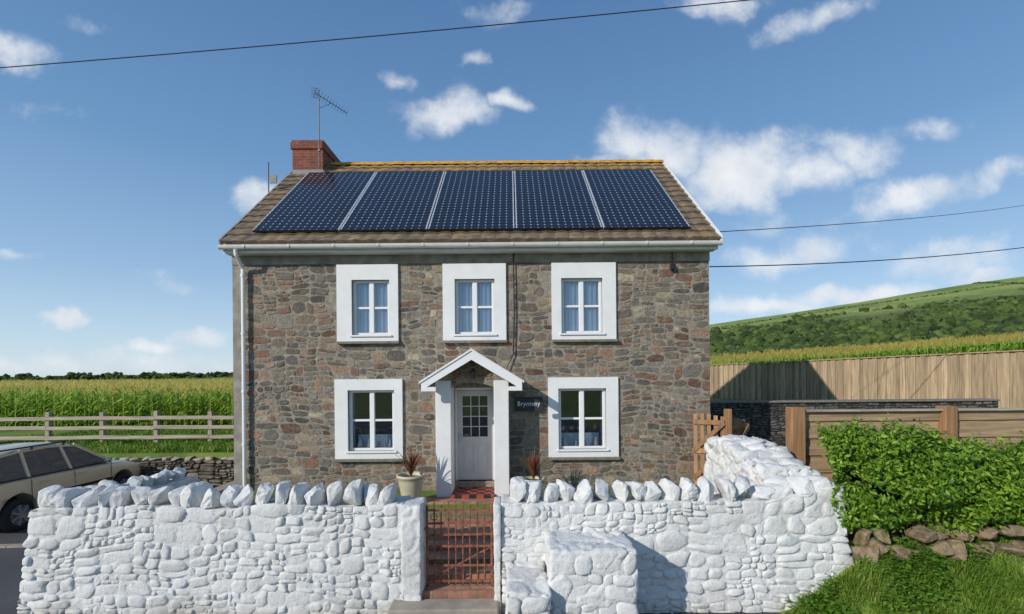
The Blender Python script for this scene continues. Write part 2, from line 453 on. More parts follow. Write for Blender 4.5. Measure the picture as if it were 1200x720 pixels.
# ------------------------------------------------------------------ terrain
RD=-.86
def h(x,y):
    if x<-6.2:
        z=RD+(1.01)*ss(13.58,13.7,y)
    else:
        g=-.74+.66*min(1,max(0,(y-6.7)/2.5))
        g=g if y<14 else .15
        z=RD+(g-RD)*ss(6.52,6.66,y)
        zb=RD+.70*ss(5.6,6.35,y)+.36*ss(6.42,6.75,y)
        zb=min(zb,.3)
        yard=.3 + (.0-.3)*ss(7.4,8.6,y)
        if y>6.75: zb=yard+1.1*ss(5.4,9.5,x)*ss(8,12,y)
        k=ss(3.5,4.8,x)
        if y>6.6: k=ss(4.1,4.4,x)
        z=z*(1-k)+zb*k
    if y>20 or x>10:
        z+=.065*max(0,x-10)*ss(10,25,y)
    return z
def axis(parts):
    out=[]
    for a,b,st in parts:
        n=max(1,round((b-a)/st)); out+= [a+(b-a)*i/n for i in range(n)]
    out.append(parts[-1][1]); return sorted(set(round(v,4) for v in out))
xs=axis([(-1500,-200,100),(-200,-40,16),(-40,-12,2),(-12,-6.3,.6),(-6.3,-6.1,.05),(-6.1,3,.6),(3,6.6,.2),(6.6,16,.6),(16,60,4),(60,200,10),(200,1500,100)])
ys=axis([(-200,-20,30),(-20,4,2),(4,5.4,.4),(5.4,7,.06),(7,13.4,.4),(13.4,14.1,.04),(14.1,20,.6),(20,60,4),(60,200,10),(200,2500,115)])
m=M(); ny_=len(ys)
m.v=[(x,y,h(x,y)) for x in xs for y in ys]
m.f=[(i*ny_+j,(i+1)*ny_+j,(i+1)*ny_+j+1,i*ny_+j+1) for i in range(len(xs)-1) for j in range(ny_-1)]
m.mi=[0]*len(m.f)
t=NT('meadow ground'); v=t.coord()
c=t.ramp(t.noise(v,.7,6),[(0.3,S(74,96,38)),(0.5,S(100,124,50)),(0.7,S(126,138,70))])
c2=t.ramp(t.noise(v,.012,4),[(0.35,(0.8,0.85,0.7)),(0.6,(1.25,1.15,0.9))])
t.color(t.mix(1.0,c,c2,'MULTIPLY')); t.set(Roughness=.95); t.bump(t.noise(v,25,6),.5,.03)
m.build('ground',t.m,kind='structure',smooth=True)

t=NT('asphalt'); v=t.coord(); n=t.noise(v,60,6,.7); n2=t.noise(v,.9,5)
c=t.mix(1.0,t.ramp(n,[(0.3,(.04,.041,.045)),(0.7,(.095,.095,.10))]),t.ramp(n2,[(0.3,(.75,.75,.75)),(.7,(1.2,1.2,1.2))]),'MULTIPLY')
t.color(c); t.set(Roughness=.9); t.bump(n,.5,.005); M_ASPH=t.m
m=M(); m.add([(-60,-15,RD+.006),(4.2,-15,RD+.006),(4.2,6.5,RD+.006),(-6.22,6.5,RD+.006),(-6.22,13.56,RD+.006),(-60,13.56,RD+.006),(-60,6.5,RD+.006)],[(0,1,2,3,6),(6,3,4,5)])
m.build('road',M_ASPH,kind='structure')
m=M(); 
for i in range(10):
    x0=-16+i*.92
    m.beam((x0,8.72+.05*i,RD+.015),(x0+.9,8.77+.05*i,RD+.015),.13,.05)
m.build('kerb',M_CONC,kind='structure')
m=M()
N=8
for i in range(N):
    y0=6.45+i*(9.45-6.45)/N; y1=6.45+(i+1)*(9.45-6.45)/N
    z=-.58+i*.07
    m.box(-1.9,.4,y0,y1,-.85,z if i<N-1 else -.075)
m.build('path',M_PATH,kind='structure')
box('garden_step',-1.62,-.2,6.10,6.42,-.87,-.66,M_CONC,bevel=.02,kind='structure')

# ------------------------------------------------------------------ hill
def hill_h(x,y):
    A=max(0,28.7+.08*(x-145))
    A=A*ss(-220,-40,x)
    p=.66*ss(125,270,y)+.34*ss(240,400,y)
    return h(x,y)-1.0*(1-ss(115,135,y))+A*p+ (1.2*nz(x*.012,y*.012)+.3*nz(x*.05,y*.05))*ss(130,200,y)
hx=[-230+i*9 for i in range(105)]; hy=[112+i*7 for i in range(56)]
m=M(); m.v=[(x,y,hill_h(x,y)) for x in hx for y in hy]; n_=len(hy)
m.f=[(i*n_+j,(i+1)*n_+j,(i+1)*n_+j+1,i*n_+j+1) for i in range(len(hx)-1) for j in range(n_-1)]; m.mi=[0]*len(m.f)
t=NT('hillside pasture'); v=t.coord()
c=t.ramp(t.noise(v,.02,6,.6),[(0.35,S(112,130,60)),(0.5,S(140,156,76)),(0.65,S(164,170,94))])
c2=t.ramp(t.noise(v,.2,9,.8),[(0.38,(.58,.63,.52)),(0.6,(1.1,1.1,1.05))])
sp=t.new('ShaderNodeSeparateXYZ'); t.link(v,sp.inputs[0])
ed=t.math('ADD',sp.outputs[1],t.math('MULTIPLY',t.noise(v,.03,6,.7),70))
low=t.ramp(t.math('MULTIPLY',t.math('SUBTRACT',ed,270),.03),[(0,(0.46,0.49,0.36)),(1,(1,1,1))])
t.color(t.mix(1.0,t.mix(1.0,c,c2,'MULTIPLY'),low,'MULTIPLY')); t.set(Roughness=.95); t.bump(t.noise(v,.5,6,.7),1,.8)
m.build('hill',t.m,kind='structure',smooth=True)
ico=bmesh.new(); bmesh.ops.create_icosphere(ico,subdivisions=1,radius=1); ico.verts.index_update()
IV=np.array([v.co[:] for v in ico.verts]); IF=np.array([[v.index for v in f.verts] for f in ico.faces]); ico.free()
def blobs(lst,seed=1):
    rng=np.random.RandomState(seed); V=[];F=[];k=0
    for (x,y,z,r,hh) in lst:
        d=1+rng.uniform(-.35,.35,len(IV)); a=rng.uniform(0,6.28); ca,sa=math.cos(a),math.sin(a)
        P=IV*d[:,None]; P=np.stack([P[:,0]*ca-P[:,1]*sa,P[:,0]*sa+P[:,1]*ca,P[:,2]],1)*np.array([r,r,hh])+np.array([x,y,z])
        V.append(P); F.append(IF+k); k+=len(IV)
    return np.vstack(V),np.vstack(F)
lst=[]
for i in range(15000):
    y=U(132,285); x=U(.33*y,1.3*y)
    f=nz(x*.02,y*.03,4)+.5*nz(x*.07,y*.07,1)
    top=228+22*nz(x*.012,3.3)
    if y>top and (R()<.80 or f<.12): continue
    if f<-.02 and R()<.82: continue
    r=U(.4,1.2) if R()<.88 else U(1.4,2.4); lst.append((x,y,hill_h(x,y)+r*.2,r,r*U(.6,1.05)))
for i in range(160):
    x=130+i*2.3+U(-1,1); y=300+.08*x+U(-1,1); r=U(.5,1.1); lst.append((x,y,hill_h(x,y)+.2,r,r*.8))
for i in range(100):
    y=255+i*1.3; x=250+.25*i+.25*y; r=U(.5,1.1); lst.append((x,y,hill_h(x,y)+.2,r,r*.8))
V_,F_=blobs(lst); m=M(); m.add(V_.tolist(),F_.tolist()); m.build('woodland',M_WOODL,kind='stuff',smooth=False,normals=False,label='dark green scrub and woodland covering the hillside',category='woodland')
lst=[]
for i in range(900):
    cx=random.choice([-330,-270,-215,-410,-500,-160,-380,-450,-300,-240]); x=cx+random.gauss(0,14); y=330+U(-10,10)+abs(cx)*.1; r=U(.7,1.8); lst.append((x,y,.8+U(0,4.6)*max(.2,1-abs(x-cx)/26),r*1.4,r))
V_,F_=blobs(lst,2); m=M(); m.add(V_.tolist(),F_.tolist()); m.build('distant_hedgerow',M_WOODL,kind='stuff',normals=False,label='distant line of hedgerow trees along the horizon',category='trees')

# ------------------------------------------------------------------ corn
def corn(name,pts,label,leaves=8,canopy=None,HT=1.85,tass=.75,tn=3):
    rng=np.random.RandomState(3); V=[];F=[];MI=[];k=0
    for (x,y,z,sc) in pts:
        H=HT*sc*rng.uniform(.86,1.12)*(1+.10*nz(x*.2,y*.2))
        nL=leaves
        w=.015
        V+= [(x-w,y,z),(x+w,y,z),(x+w,y,z+H),(x-w,y,z+H)]; F.append((k,k+1,k+2,k+3)); MI.append(0); k+=4
        a0=rng.uniform(0,6.28)
        for l in range(nL):
            a=a0+l*math.pi*.97+rng.uniform(-.8,.8); zb=z+H*(.12+.84*l/nL); L=rng.uniform(.45,.8)*sc; up=rng.uniform(.15,.5)
            ca,sa=math.cos(a),math.sin(a); ww=rng.uniform(.035,.058)
            for q,(rr,zz,wf) in enumerate(((0,0,.6),(.4,up*.8,1),(.75,up*.7,.8),(1,up*.05,.08))):
                px=x+ca*rr*L; py=y+sa*rr*L; pz=zb+zz*L
                V+= [(px-sa*ww*wf,py+ca*ww*wf,pz),(px+sa*ww*wf,py-ca*ww*wf,pz)]
            for q in range(3): F.append((k+2*q,k+2*q+1,k+2*q+3,k+2*q+2)); MI.append(0)
            k+=8
        if rng.uniform()<tass:
          for l in range(tn):
            a=rng.uniform(0,6.28); L=rng.uniform(.12,.28); o=rng.uniform(.05,.14); w=.011
            V+= [(x-w,y,z+H-.05),(x+w,y,z+H-.05),(x+math.cos(a)*o+w,y+math.sin(a)*o,z+H+L),(x+math.cos(a)*o-w,y+math.sin(a)*o,z+H+L)]
            F.append((k,k+1,k+2,k+3)); MI.append(1); k+=4
    if canopy:
        for q in canopy:
            V+=q; F.append((k,k+1,k+2,k+3)); MI.append(0); k+=4
    m=M(); m.v=V; m.f=F; m.mi=MI
    return m.build(name,[M_CORNL,M_CORNT],kind='stuff',normals=False,label=label,category='corn')
pts=[]
y=20.0
while y<95:
    st=.42 if y<30 else (.6 if y<50 else 1.0)
    x=-1.15*y-2
    while x<-.52*y:
        pts.append((x+U(-.2,.2),y+U(-.25,.25),h(x,y),1)); x+= (.26 if y<24 else .42 if y<35 else .6 if y<55 else .85)
    y+= st*(1 if y>22 else 1.1)
can=[]
for i in range(26):
    for j in range(24):
        y0=24+j*5; x0=-150+i*5.5
        if x0>-.45*y0: continue
        zz=[1.42+.12*nz(a*.3,b*.3) for a,b in ((x0,y0),(x0+5.5,y0),(x0+5.5,y0+5),(x0,y0+5))]
        can.append([(x0,y0,zz[0]),(x0+5.5,y0,zz[1]),(x0+5.5,y0+5,zz[2]),(x0,y0+5,zz[3])])
corn('corn_field',pts,'field of tall green corn with pale tassels',9,can,1.55)
pts=[]
y=27.0
while y<112:
    x=.34*y
    while x<1.2*y+2:
        if x>11.5: pts.append((x+U(-.15,.15),y+U(-.2,.2),h(x,y),1.0))
        x+= (.42 if y<45 else .75 if y<70 else 1.0)
    y+= .8 if y<45 else 1.3
can=[]
for i in range(22):
    for j in range(14):
        y0=31+j*6; x0=12+i*6
        q=[(a,b,h(a,b)+1.5) for a,b in ((x0,y0),(x0+6,y0),(x0+6,y0+6),(x0,y0+6))]
        can.append(q)
corn('corn_field',pts,'corn crop on rising ground behind the timber fence',5,can,1.75,1.0,8)

# ------------------------------------------------------------------ grass
def grass(name,n,fx,fy,hr,label,w=.008,cond=None,weeds=0):
    rng=random.Random(5); V=[];F=[];MI=[];k=0; c=0
    while c<n:
        x=rng.uniform(*fx); y=rng.uniform(*fy)
        if cond and not cond(x,y): c+=1; continue
        cl=nz(x*2.3,y*2.3)+.6*nz(x*6,y*6)
        z=h(x,y); L=rng.uniform(*hr)*(1+1.1*cl); a=rng.gauss(2.5*nz(x*1.1,y*1.1,5)*3,.9); b=rng.uniform(.25,.95)*L
        ca,sa=math.cos(a),math.sin(a); o=rng.uniform(0,6.28); wx=math.cos(o)*w; wy=math.sin(o)*w
        V+= [(x-wx,y-wy,z-.02),(x+wx,y+wy,z-.02),(x+ca*b*.35+wx*.8,y+sa*b*.35+wy*.8,z+L*.65),(x+ca*b*.35-wx*.8,y+sa*b*.35-wy*.8,z+L*.65),(x+ca*b,y+sa*b,z+L*.8)]
        F+= [(k,k+1,k+2,k+3),(k+3,k+2,k+4)]; MI+=[0,0]; k+=5; c+=1
    c=0
    while c<weeds:
        x=rng.uniform(*fx); y=rng.uniform(*fy); c+=1
        if cond and not cond(x,y): continue
        if nz(x*1.4+9,y*1.4)<.0: continue
        z=h(x,y); 
        for q in range(rng.randint(4,8)):
            a=rng.uniform(0,6.28); r=rng.uniform(.02,.10); zz=z+rng.uniform(.05,.2); L=rng.uniform(.02,.045); w2=L*.5
            c0=Vector((x+math.cos(a)*r,y+math.sin(a)*r,zz)); d=Vector((math.cos(a),math.sin(a),rng.uniform(-.5,.4))).normalized(); s_=d.cross(Vector((rng.uniform(-.4,.4),rng.uniform(-.4,.4),1))).normalized()
            V+=[tuple(c0-d*L),tuple(c0+s_*w2),tuple(c0+d*L),tuple(c0-s_*w2)]; F.append((k,k+1,k+2,k+3)); MI.append(1); k+=4
    m=M(); m.v=V; m.f=F; m.mi=MI
    return m.build(name,[M_GRASSB,M_WEED],kind='stuff',normals=False,label=label,category='grass')
grass('grass_bank',48000,(3.3,7.6),(5.2,6.55),(.05,.17),'rough grass and weeds on the bank below the hedge',.0055,lambda x,y: x>3.4+.55*max(0,6.4-y)*U(.6,1.0)+U(0,.3) and not (y>6.28 and x<4.7),4600)
grass('grass_verge',26000,(-17,-6.3),(13.75,20),(.08,.2),'grassy verge below the post and rail fence',.014)

# ------------------------------------------------------------------ house
HX0,HX1,HY0,HY1=-5.82,4.14,10.0,16.8
house=empty('stone_house',(-.84,10,0),None,'two storey rubble stone house with white window surrounds and solar panels','house')
ups=[(-3.64,-2.36,-3.33,-2.54),(-1.43,-.11,-1.18,-.35),(.84,2.18,1.04,1.90)]
lows=[(-3.70,-2.29,-3.43,-2.46),(.75,2.21,.96,1.96)]
UZ=(3.05,4.65,3.18,4.33); LZ=(.60,2.26,.76,2.03)
DX=(-1.21,-.37); DZ=(.10,2.06)
openings=[(a[2],a[3],UZ[2],UZ[3]) for a in ups]+[(a[2],a[3],LZ[2],LZ[3]) for a in lows]+[(DX[0],DX[1],DZ[0],DZ[1])]
surr=[(a[0],a[1],UZ[0],UZ[1]) for a in ups]+[(a[0],a[1],LZ[0],LZ[1]) for a in lows]
m=M(); xb=sorted(set([HX0,HX1]+[o[0] for o in openings]+[o[1] for o in openings])); zb=sorted(set([-.95,5.02]+[o[2] for o in openings]+[o[3] for o in openings]))
for i in range(len(xb)-1):
    for j in range(len(zb)-1):
        cx=(xb[i]+xb[i+1])/2; cz=(zb[j]+zb[j+1])/2
        if any(o[0]<cx<o[1] and o[2]<cz<o[3] for o in openings): continue
        m.quad((xb[i],HY0,zb[j]),(xb[i+1],HY0,zb[j]),(xb[i+1],HY0,zb[j+1]),(xb[i],HY0,zb[j+1]))
for o in openings:
    a,b,c,d=o; Y1=HY0+.45
    m.quad((a,HY0,c),(a,Y1,c),(a,Y1,d),(a,HY0,d)); m.quad((b,HY0,c),(b,HY0,d),(b,Y1,d),(b,Y1,c))
    m.quad((a,HY0,d),(a,Y1,d),(b,Y1,d),(b,HY0,d)); m.quad((a,HY0,c),(b,HY0,c),(b,Y1,c),(a,Y1,c))
RY=13.4; RZ=8.21; EY=9.68; EZ=5.03
def wallside(X):
    m.add([(X,HY0,-.95),(X,HY1,-.95),(X,HY1,5.1),(X,RY,RZ-.12),(X,HY0,5.1)],[(0,1,2,3,4)],1)
wallside(HX0); wallside(HX1)
m.quad((HX0,HY1,-.95),(HX1,HY1,-.95),(HX1,HY1,5.1),(HX0,HY1,5.1),m=1)
wall=m.build('wall',[M_MORTAR,M_SIDE],house,normals=False)
def keep(x0,x1,z0,z1):
    cx=(x0+x1)/2; cz=(z0+z1)/2
    for (a,b,c,d) in surr:
        if a+.02<cx<b-.02 and c+.0<cz<d: return False
        if min(x1,b-.16)-max(x0,a+.16)>0 and min(z1,d-.2)-max(z0,c+.06)>0: return False
    if -1.3<cx<-.27 and cz<2.2: return False
    if min(x1,-.33)-max(x0,-1.25)>0 and z0<2.1: return False
    return True
rubble('rubble_facing',HX0+.20,HX1,-.12,4.70,lambda a,b,d:(a,HY0-d,b),PAL_HOUSE,wall,keep=keep,wm=.47,hm=.22,proud=(.001,.013),gap=.008,course=(.3,.62),warp=.08)
box('render_strip',HX0,HX0+.2,HY0-.022,HY0-.001,-.5,4.66,M_GREYR,wall)
box('render_band',HX0-.003,HX1+.003,HY0-.036,HY0-.001,4.665,5.0,M_GREYR,wall)
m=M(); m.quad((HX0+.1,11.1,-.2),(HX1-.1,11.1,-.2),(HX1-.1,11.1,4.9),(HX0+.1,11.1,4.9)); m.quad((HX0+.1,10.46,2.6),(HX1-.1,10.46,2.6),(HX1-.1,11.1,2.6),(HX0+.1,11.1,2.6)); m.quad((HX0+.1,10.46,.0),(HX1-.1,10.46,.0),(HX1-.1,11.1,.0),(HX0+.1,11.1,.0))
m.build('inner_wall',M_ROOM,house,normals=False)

def window(sx0,sx1,fx0,fx1,Z,upper):
    z0,z1,f0,f1=Z
    w=empty('window',((fx0+fx1)/2,HY0,f0),house)
    m=M(); ya,yb=HY0-.05,HY0+.10
    m.box(sx0,sx1,ya,yb,f1,z1); m.box(sx0,sx1,ya,yb,z0,f0); m.box(sx0,fx0,ya,yb,f0,f1); m.box(fx1,sx1,ya,yb,f0,f1)
    m.build('surround',M_RENDER,w)
    box('sill',sx0+.01,sx1+.02,HY0-.10,HY0-.001,z0-.055,z0-.002,M_SILL,w,bevel=.006)
    box('sill_lip',fx0-.04,fx1+.04,HY0-.085,HY0-.052,f0-.035,f0-.003,M_UPVC,w)
    m=M(); t=.052; y0,y1=HY0+.045,HY0+.095; cx=(fx0+fx1)/2; cz=(f0+f1)/2
    m.box(fx0,fx1,y0,y1,f1-t,f1); m.box(fx0,fx1,y0,y1,f0,f0+t); m.box(fx0,fx0+t,y0,y1,f0+t,f1-t); m.box(fx1-t,fx1,y0,y1,f0+t,f1-t)
    m.box(cx-.042,cx+.042,y0-.008,y1,f0+t,f1-t)
    for a,b in ((fx0+t,cx-.042),(cx+.042,fx1-t)):
        m.box(a,b,y0+.01,y1-.01,cz-.022,cz+.022)
        for (p,q) in ((f0+t,cz-.022),(cz+.022,f1-t)):
            m.box(a,a+.013,y0+.012,y1-.012,p,q); m.box(b-.013,b,y0+.012,y1-.012,p,q)
    m.build('frame',M_UPVC,w)
    m=M(); m.quad((fx0+t,HY0+.07,f0+t),(fx1-t,HY0+.07,f0+t),(fx1-t,HY0+.07,f1-t),(fx0+t,HY0+.07,f1-t))
    m.build('glass',M_GLASS,w,normals=False)
    def curtain(a,b,y,zt,zbm,amp=.025,per=.09):
        n=int((b-a)/.012); V=[];F=[]
        for i in range(n+1):
            x=a+(b-a)*i/n; yy=y+amp*math.sin(x*2*math.pi/per+1.5*nz(x*4,1))
            V+= [(x,yy,zbm),(x,yy*1+.0,zt)]
        F=[(2*i,2*i+2,2*i+3,2*i+1) for i in range(n)]
        mm=M(); mm.add(V,F); mm.build('curtain',M_CURT,w,smooth=True,normals=False)
    W=fx1-fx0
    if upper:
        curtain(fx0+.01,fx0+W*.46,HY0+.125,f1-.01,f0+.01,.018); curtain(fx1-W*.46,fx1-.01,HY0+.125,f1-.01,f0+.01,.018)
    else:
        curtain(fx0-.0,fx0+W*.08,HY0+.2,f1+.0,f0+.0); curtain(fx1-W*.08,fx1+.0,HY0+.2,f1+.0,f0+.0)
        mm=M(); mm.box(fx0,fx1,HY0+.13,HY0+.42,f0-.03,f0+.0); mm.build('window_board',M_UPVC,w)
        curtain(fx0+.09,fx1-.09,HY0+.34,f0+.30,f0+.0,.008,.05)
        for q in range(4):
            mm=M(); X=fx0+W*(.17+.22*q)+U(-.03,.03); k=U(.7,1.3); mm.lathe([(0,.0),(.035*k,.0),(.045*k,.08*k),(.02,.15*k),(.025,.2*k),(0,.2*k)],(X,HY0+.2,f0),12)
            mm.build('ornament',M_UPVC,w,smooth=True)
    return w
for a in ups: window(a[0],a[1],a[2],a[3],UZ,True)
for a in lows: window(a[0],a[1],a[2],a[3],LZ,False)

# roof
SL=math.hypot(RY-EY,RZ-EZ); sd=Vector((0,(RY-EY)/SL,(RZ-EZ)/SL)); sn=Vector((0,-sd.z,sd.y))
RX0,RX1=HX0-.06,HX1+.10
def slope(mirror):
    m=M(); nxx=270; NC=15; V=[];F=[]
    for c in range(NC):
        for (s0,off) in ((c*SL/NC,.0),(c*SL/NC,.045),((c+1)*SL/NC,.012)):
            for i in range(nxx+1):
                x=RX0+(RX1-RX0)*i/nxx
                ph=(x/.30)%1.0
                wv=.024*abs(math.sin(math.pi*ph*1.0))**.7
                jit=.004*nz(math.floor(x/.30)*3.1,c*7.7)
                p=Vector((x,EY,EZ))+sd*s0+sn*(off+(wv+jit if off>0 else 0))
                if mirror: p.y=2*RY-p.y
                V.append(tuple(p))
    for c in range(NC):
        b=c*3*(nxx+1)
        for r in range(2):
            for i in range(nxx):
                a=b+r*(nxx+1)+i; F.append((a,a+1,a+nxx+2,a+nxx+1))
    m.add(V,F); return m
r1=slope(False); r2=slope(True); k=len(r1.v); r1.v+=r2.v; r1.f+=[tuple(i+k for i in f) for f in r2.f]; r1.mi=[0]*len(r1.f)
roof=r1.build('roof',M_TILE,house,normals=False)
m=M(); m.add([(RX0+.02,EY+.03,EZ-.03),(RX1-.02,EY+.03,EZ-.03),(RX1-.02,RY,RZ-.03),(RX0+.02,RY,RZ-.03),(RX0+.02,2*RY-EY-.03,EZ-.03),(RX1-.02,2*RY-EY-.03,EZ-.03)],[(0,1,2,3),(3,2,5,4)])
m.build('roof_deck',M_BLACK,roof,normals=False)
m=M()
x=RX0+.0
while x<RX1-.05:
    x2=min(x+.44,RX1)
    V=[];n=9; dz=U(-.006,.006)
    for xx,rr in ((x,.130),(x2+.02,.115)):
        for k in range(n):
            a=math.pi*k/(n-1)*1.0; V.append((xx,RY-math.cos(a)*rr*1.1,RZ-.02+dz+math.sin(a)*rr*.95))
    m.add(V,[(k,k+1,n+k+1,n+k) for k in range(n-1)]+[tuple(range(n)),tuple(range(2*n-1,n-1,-1))]); x=x2
t=NT('ridge tile with orange lichen'); v=t.coord(); n=t.noise(v,7,6,.7)
t.color(t.ramp(n,[(0.3,S(136,100,54)),(0.5,S(200,146,54)),(0.7,S(222,176,72))])); t.set(Roughness=.9); t.bump(t.noise(v,40,4),.4,.01)
m.build('ridge_tiles',t.m,roof)
for X,w in ((RX1,.05),(RX0,-.04)):
    m=M()
    for mir in (False,True):
        p=Vector((X,EY-.02,EZ-.06))+sn*(-.03); q=Vector((X,RY,RZ-.06))+sn*(-.03)
        if mir: p.y=2*RY-p.y; q.y=2*RY-q.y
        m.add([p,q,q+Vector((0,0,.17)),p+Vector((0,0,.17)),p+Vector((w,0,0)),q+Vector((w,0,0)),q+Vector((w,0,.17)),p+Vector((w,0,.17))],[(0,1,2,3),(4,5,6,7),(0,1,5,4),(3,2,6,7),(0,3,7,4),(1,2,6,5)])
    m.build('verge_board',M_RENDER if X>0 else M_GREYR,roof)
box('fascia',HX0-.03,HX1+.07,EY+.03,EY+.05,4.84,5.035,M_GUT,roof)
box('soffit',HX0-.02,HX1+.06,EY+.052,HY0-.037,4.85,4.87,M_GUT,roof)
m=M(); V=[];n=9
for X in (RX0-.01,RX1+.02):
    for k in range(n):
        a=math.pi+math.pi*k/(n-1); V.append((X,EY-.035+math.cos(a)*.062,4.985+math.sin(a)*.085))
    for k in range(n):
        a=2*math.pi-math.pi*k/(n-1); V.append((X,EY-.035+math.cos(a)*.055,4.985+math.sin(a)*.078))
q=2*n
m.add(V,[(k,(k+1)%q,q+(k+1)%q,q+k) for k in range(q)]+[tuple(range(q)),tuple(range(2*q-1,q-1,-1))])
x=RX0+.5
while x<RX1:
    m.box(x,x+.03,EY-.105,EY-.09,4.93,4.99); x+=.9
m.build('gutter',M_GUT,roof)
m=M(); m.tube([(-5.56,EY-.035,4.90),(-5.56,EY-.02,4.80),(-5.56,9.90,4.58),(-5.56,9.905,4.45),(-5.56,9.905,.05)],.038,10)
for z in (4.4,3.2,2.0,.9): m.lathe([(.038,0),(.048,0),(.048,.05),(.038,.05)],(-5.56,9.905,z),12)
m.build('downpipe',M_UPVC,house,smooth=False)
t0=.34; PW=1.778; PH=1.205
for i in range(5):
    for j in range(3):
        xa=-5.33+i*(PW+.035); s0=t0+j*(PH+.003)
        o=Vector((xa,EY,EZ))+sd*s0+sn*.13
        ax=Vector((1,0,0)); 
        vs=[o,o+ax*PW,o+ax*PW+sd*PH,o+sd*PH]; fr=.020; fb=.018 if j==0 else .003; ft=.018 if j==2 else .003
        inn=[o+ax*fr+sd*fb,o+ax*(PW-fr)+sd*fb,o+ax*(PW-fr)+sd*(PH-ft),o+ax*fr+sd*(PH-ft)]
        low=[p-sn*.045 for p in vs]
        me=bpy.data.meshes.new('solar_panel'); me.from_pydata([tuple(p) for p in vs+inn+low],[],[(4,5,6,7),(0,1,5,4),(1,2,6,5),(2,3,7,6),(3,0,4,7),(0,8,9,1),(1,9,10,2),(2,10,11,3),(3,11,8,0),(8,11,10,9)])
        me.materials.append(M_SOLAR); me.materials.append(M_PFR); me.materials.append(M_BLACK)
        for p in me.polygons: p.material_index=0 if p.index==0 else (2 if p.index in (1,3,5,7) else 1)
        uv=me.uv_layers.new(name='UVMap')
        for li,c in zip(me.polygons[0].loop_indices,((0,0),(1,0),(1,1),(0,1))): uv.data[li].uv=c
        ob=bpy.data.objects.new('solar_panel',me); link(ob); parent_to(ob,roof)
m=M()
for s in (.7,1.5,2.1,2.8,3.4,3.8):
    p=Vector((-5.3,EY,EZ))+sd*(s)+sn*.055; m.beam(p,p+Vector((9.0,0,0)),.04,.03,up=tuple(sn))
m.build('panel_rail',M_ALU,roof)
m=M(); cx0,cx1,cy0,cy1=-5.84,-5.02,12.82,14.2
m.box(cx0,cx1,cy0,cy1,6.9,8.42); m.box(cx0-.035,cx1+.035,cy0-.035,cy1+.035,8.42,8.60); m.box(cx0-.01,cx1+.01,cy0-.01,cy1+.01,8.60,8.66)
chim=m.build('chimney',M_CHIM,roof)
m=M()
for i in range(6):
    yy=cy0-.02+i*.1; m.box(cx1-.0+.002,cx1+.012,yy,yy+.105,7.70+i*.085-.1,7.86+i*.085)
m.box(cx0,cx1+.04,cy0-.012,cy0-.002,7.60,7.86)
m.build('flashing',M_LEAD,chim)
m=M(); X=-5.08; Y=12.72
m.tube([(X,Y,7.9),(X,Y,9.94)],.015,8)
b0=Vector((X-.08,Y-.05,9.84)); b1=Vector((X+.56,Y+.55,9.62))
m.tube([b0,b1],.009,6)
d=(b1-b0).normalized(); perp=d.cross(Vector((0,0,1))).normalized()
for i in range(12):
    p=b0+(b1-b0)*(i/11); L=.14-.006*i; m.tube([p-perp*L+Vector((0,0,-L*.6)),p+perp*L+Vector((0,0,L*.6))],.0045,5)
for k in (-.12,-.06,0,.06,.12): m.tube([b0+Vector((-.1,-.02,k)),b0+Vector((.1,.02,k))],.0045,5)
m.tube([b0+Vector((0,0,-.13)),b0+Vector((0,0,.13))],.006,5)
m.tube([(X,Y,9.45),(b0+(b1-b0)*.5)],.006,5)
m.box(X-.03,X+.03,Y-.03,Y+.03,8.3,8.36)
m.build('television_aerial',M_AER,chim)
m=M(); m.tube([(-5.97,11.8,6.2),(-5.97,11.8,7.62)],.016,8); m.box(-5.93,-5.76,11.78,11.81,7.10,7.30); m.beam((-5.97,11.8,7.2),(-5.8,11.8,7.22),.02,.02); m.beam((-5.97,11.8,6.3),(-5.8,11.8,6.3),.04,.04); m.beam((-5.97,11.8,6.6),(-5.8,11.8,6.6),.04,.04)
m.build('aerial_pole',M_AER,house)
m=M(); m.tube([(.05,9.955,4.9),(.06,9.95,3.6),(.03,9.95,2.75),(-.12,9.93,2.45)],.013,6); m.build('facade_cable',M_BLACK,house)
m=M(); m.tube([(3.35,9.95,4.96),(3.36,9.93,4.62),(3.42,9.93,4.45),(3.36,9.93,4.40)],.01,6); m.build('facade_cable',M_BLACK,house)
box('junction_box',3.30,3.40,9.90,9.96,4.48,4.60,M_BLACK,house,bevel=.01)

# porch
porch=empty('porch',(-.78,9.5,0),house)
FY=9.45
box('porch_pillar',-1.52,-1.215,FY,9.985,-.12,2.22,M_RENDER,porch,bevel=.012)
box('porch_pillar',-.365,-.07,FY,9.985,-.12,2.22,M_RENDER,porch,bevel=.012)
m=M(); n=12; top=[];bot=[]
for i in range(n+1):
    x=-1.215+(.85)*i/n; u=(x+.79)/.425
    top.append((x,2.24+.47*(1-abs(x+.79)/.75))); bot.append((x,2.08+.10*(1-u*u)))
for i in range(n):
    a,b=bot[i],bot[i+1]; c,d=top[i+1],top[i]
    m.quad((a[0],FY+.02,a[1]),(b[0],FY+.02,b[1]),(c[0],FY+.02,c[1]),(d[0],FY+.02,d[1]))
    m.quad((a[0],FY+.02,a[1]),(a[0],FY+.22,a[1]),(b[0],FY+.22,b[1]),(b[0],FY+.02,b[1]))
m.add([(-1.50,FY+.02,2.225),(-1.215,FY+.02,2.225),(-1.215,FY+.02,2.40)],[(0,1,2)]); m.add([(-.365,FY+.02,2.225),(-.08,FY+.02,2.225),(-.365,FY+.02,2.40)],[(0,1,2)])
gab=m.build('gable_panel',M_MORTAR,porch,normals=False)
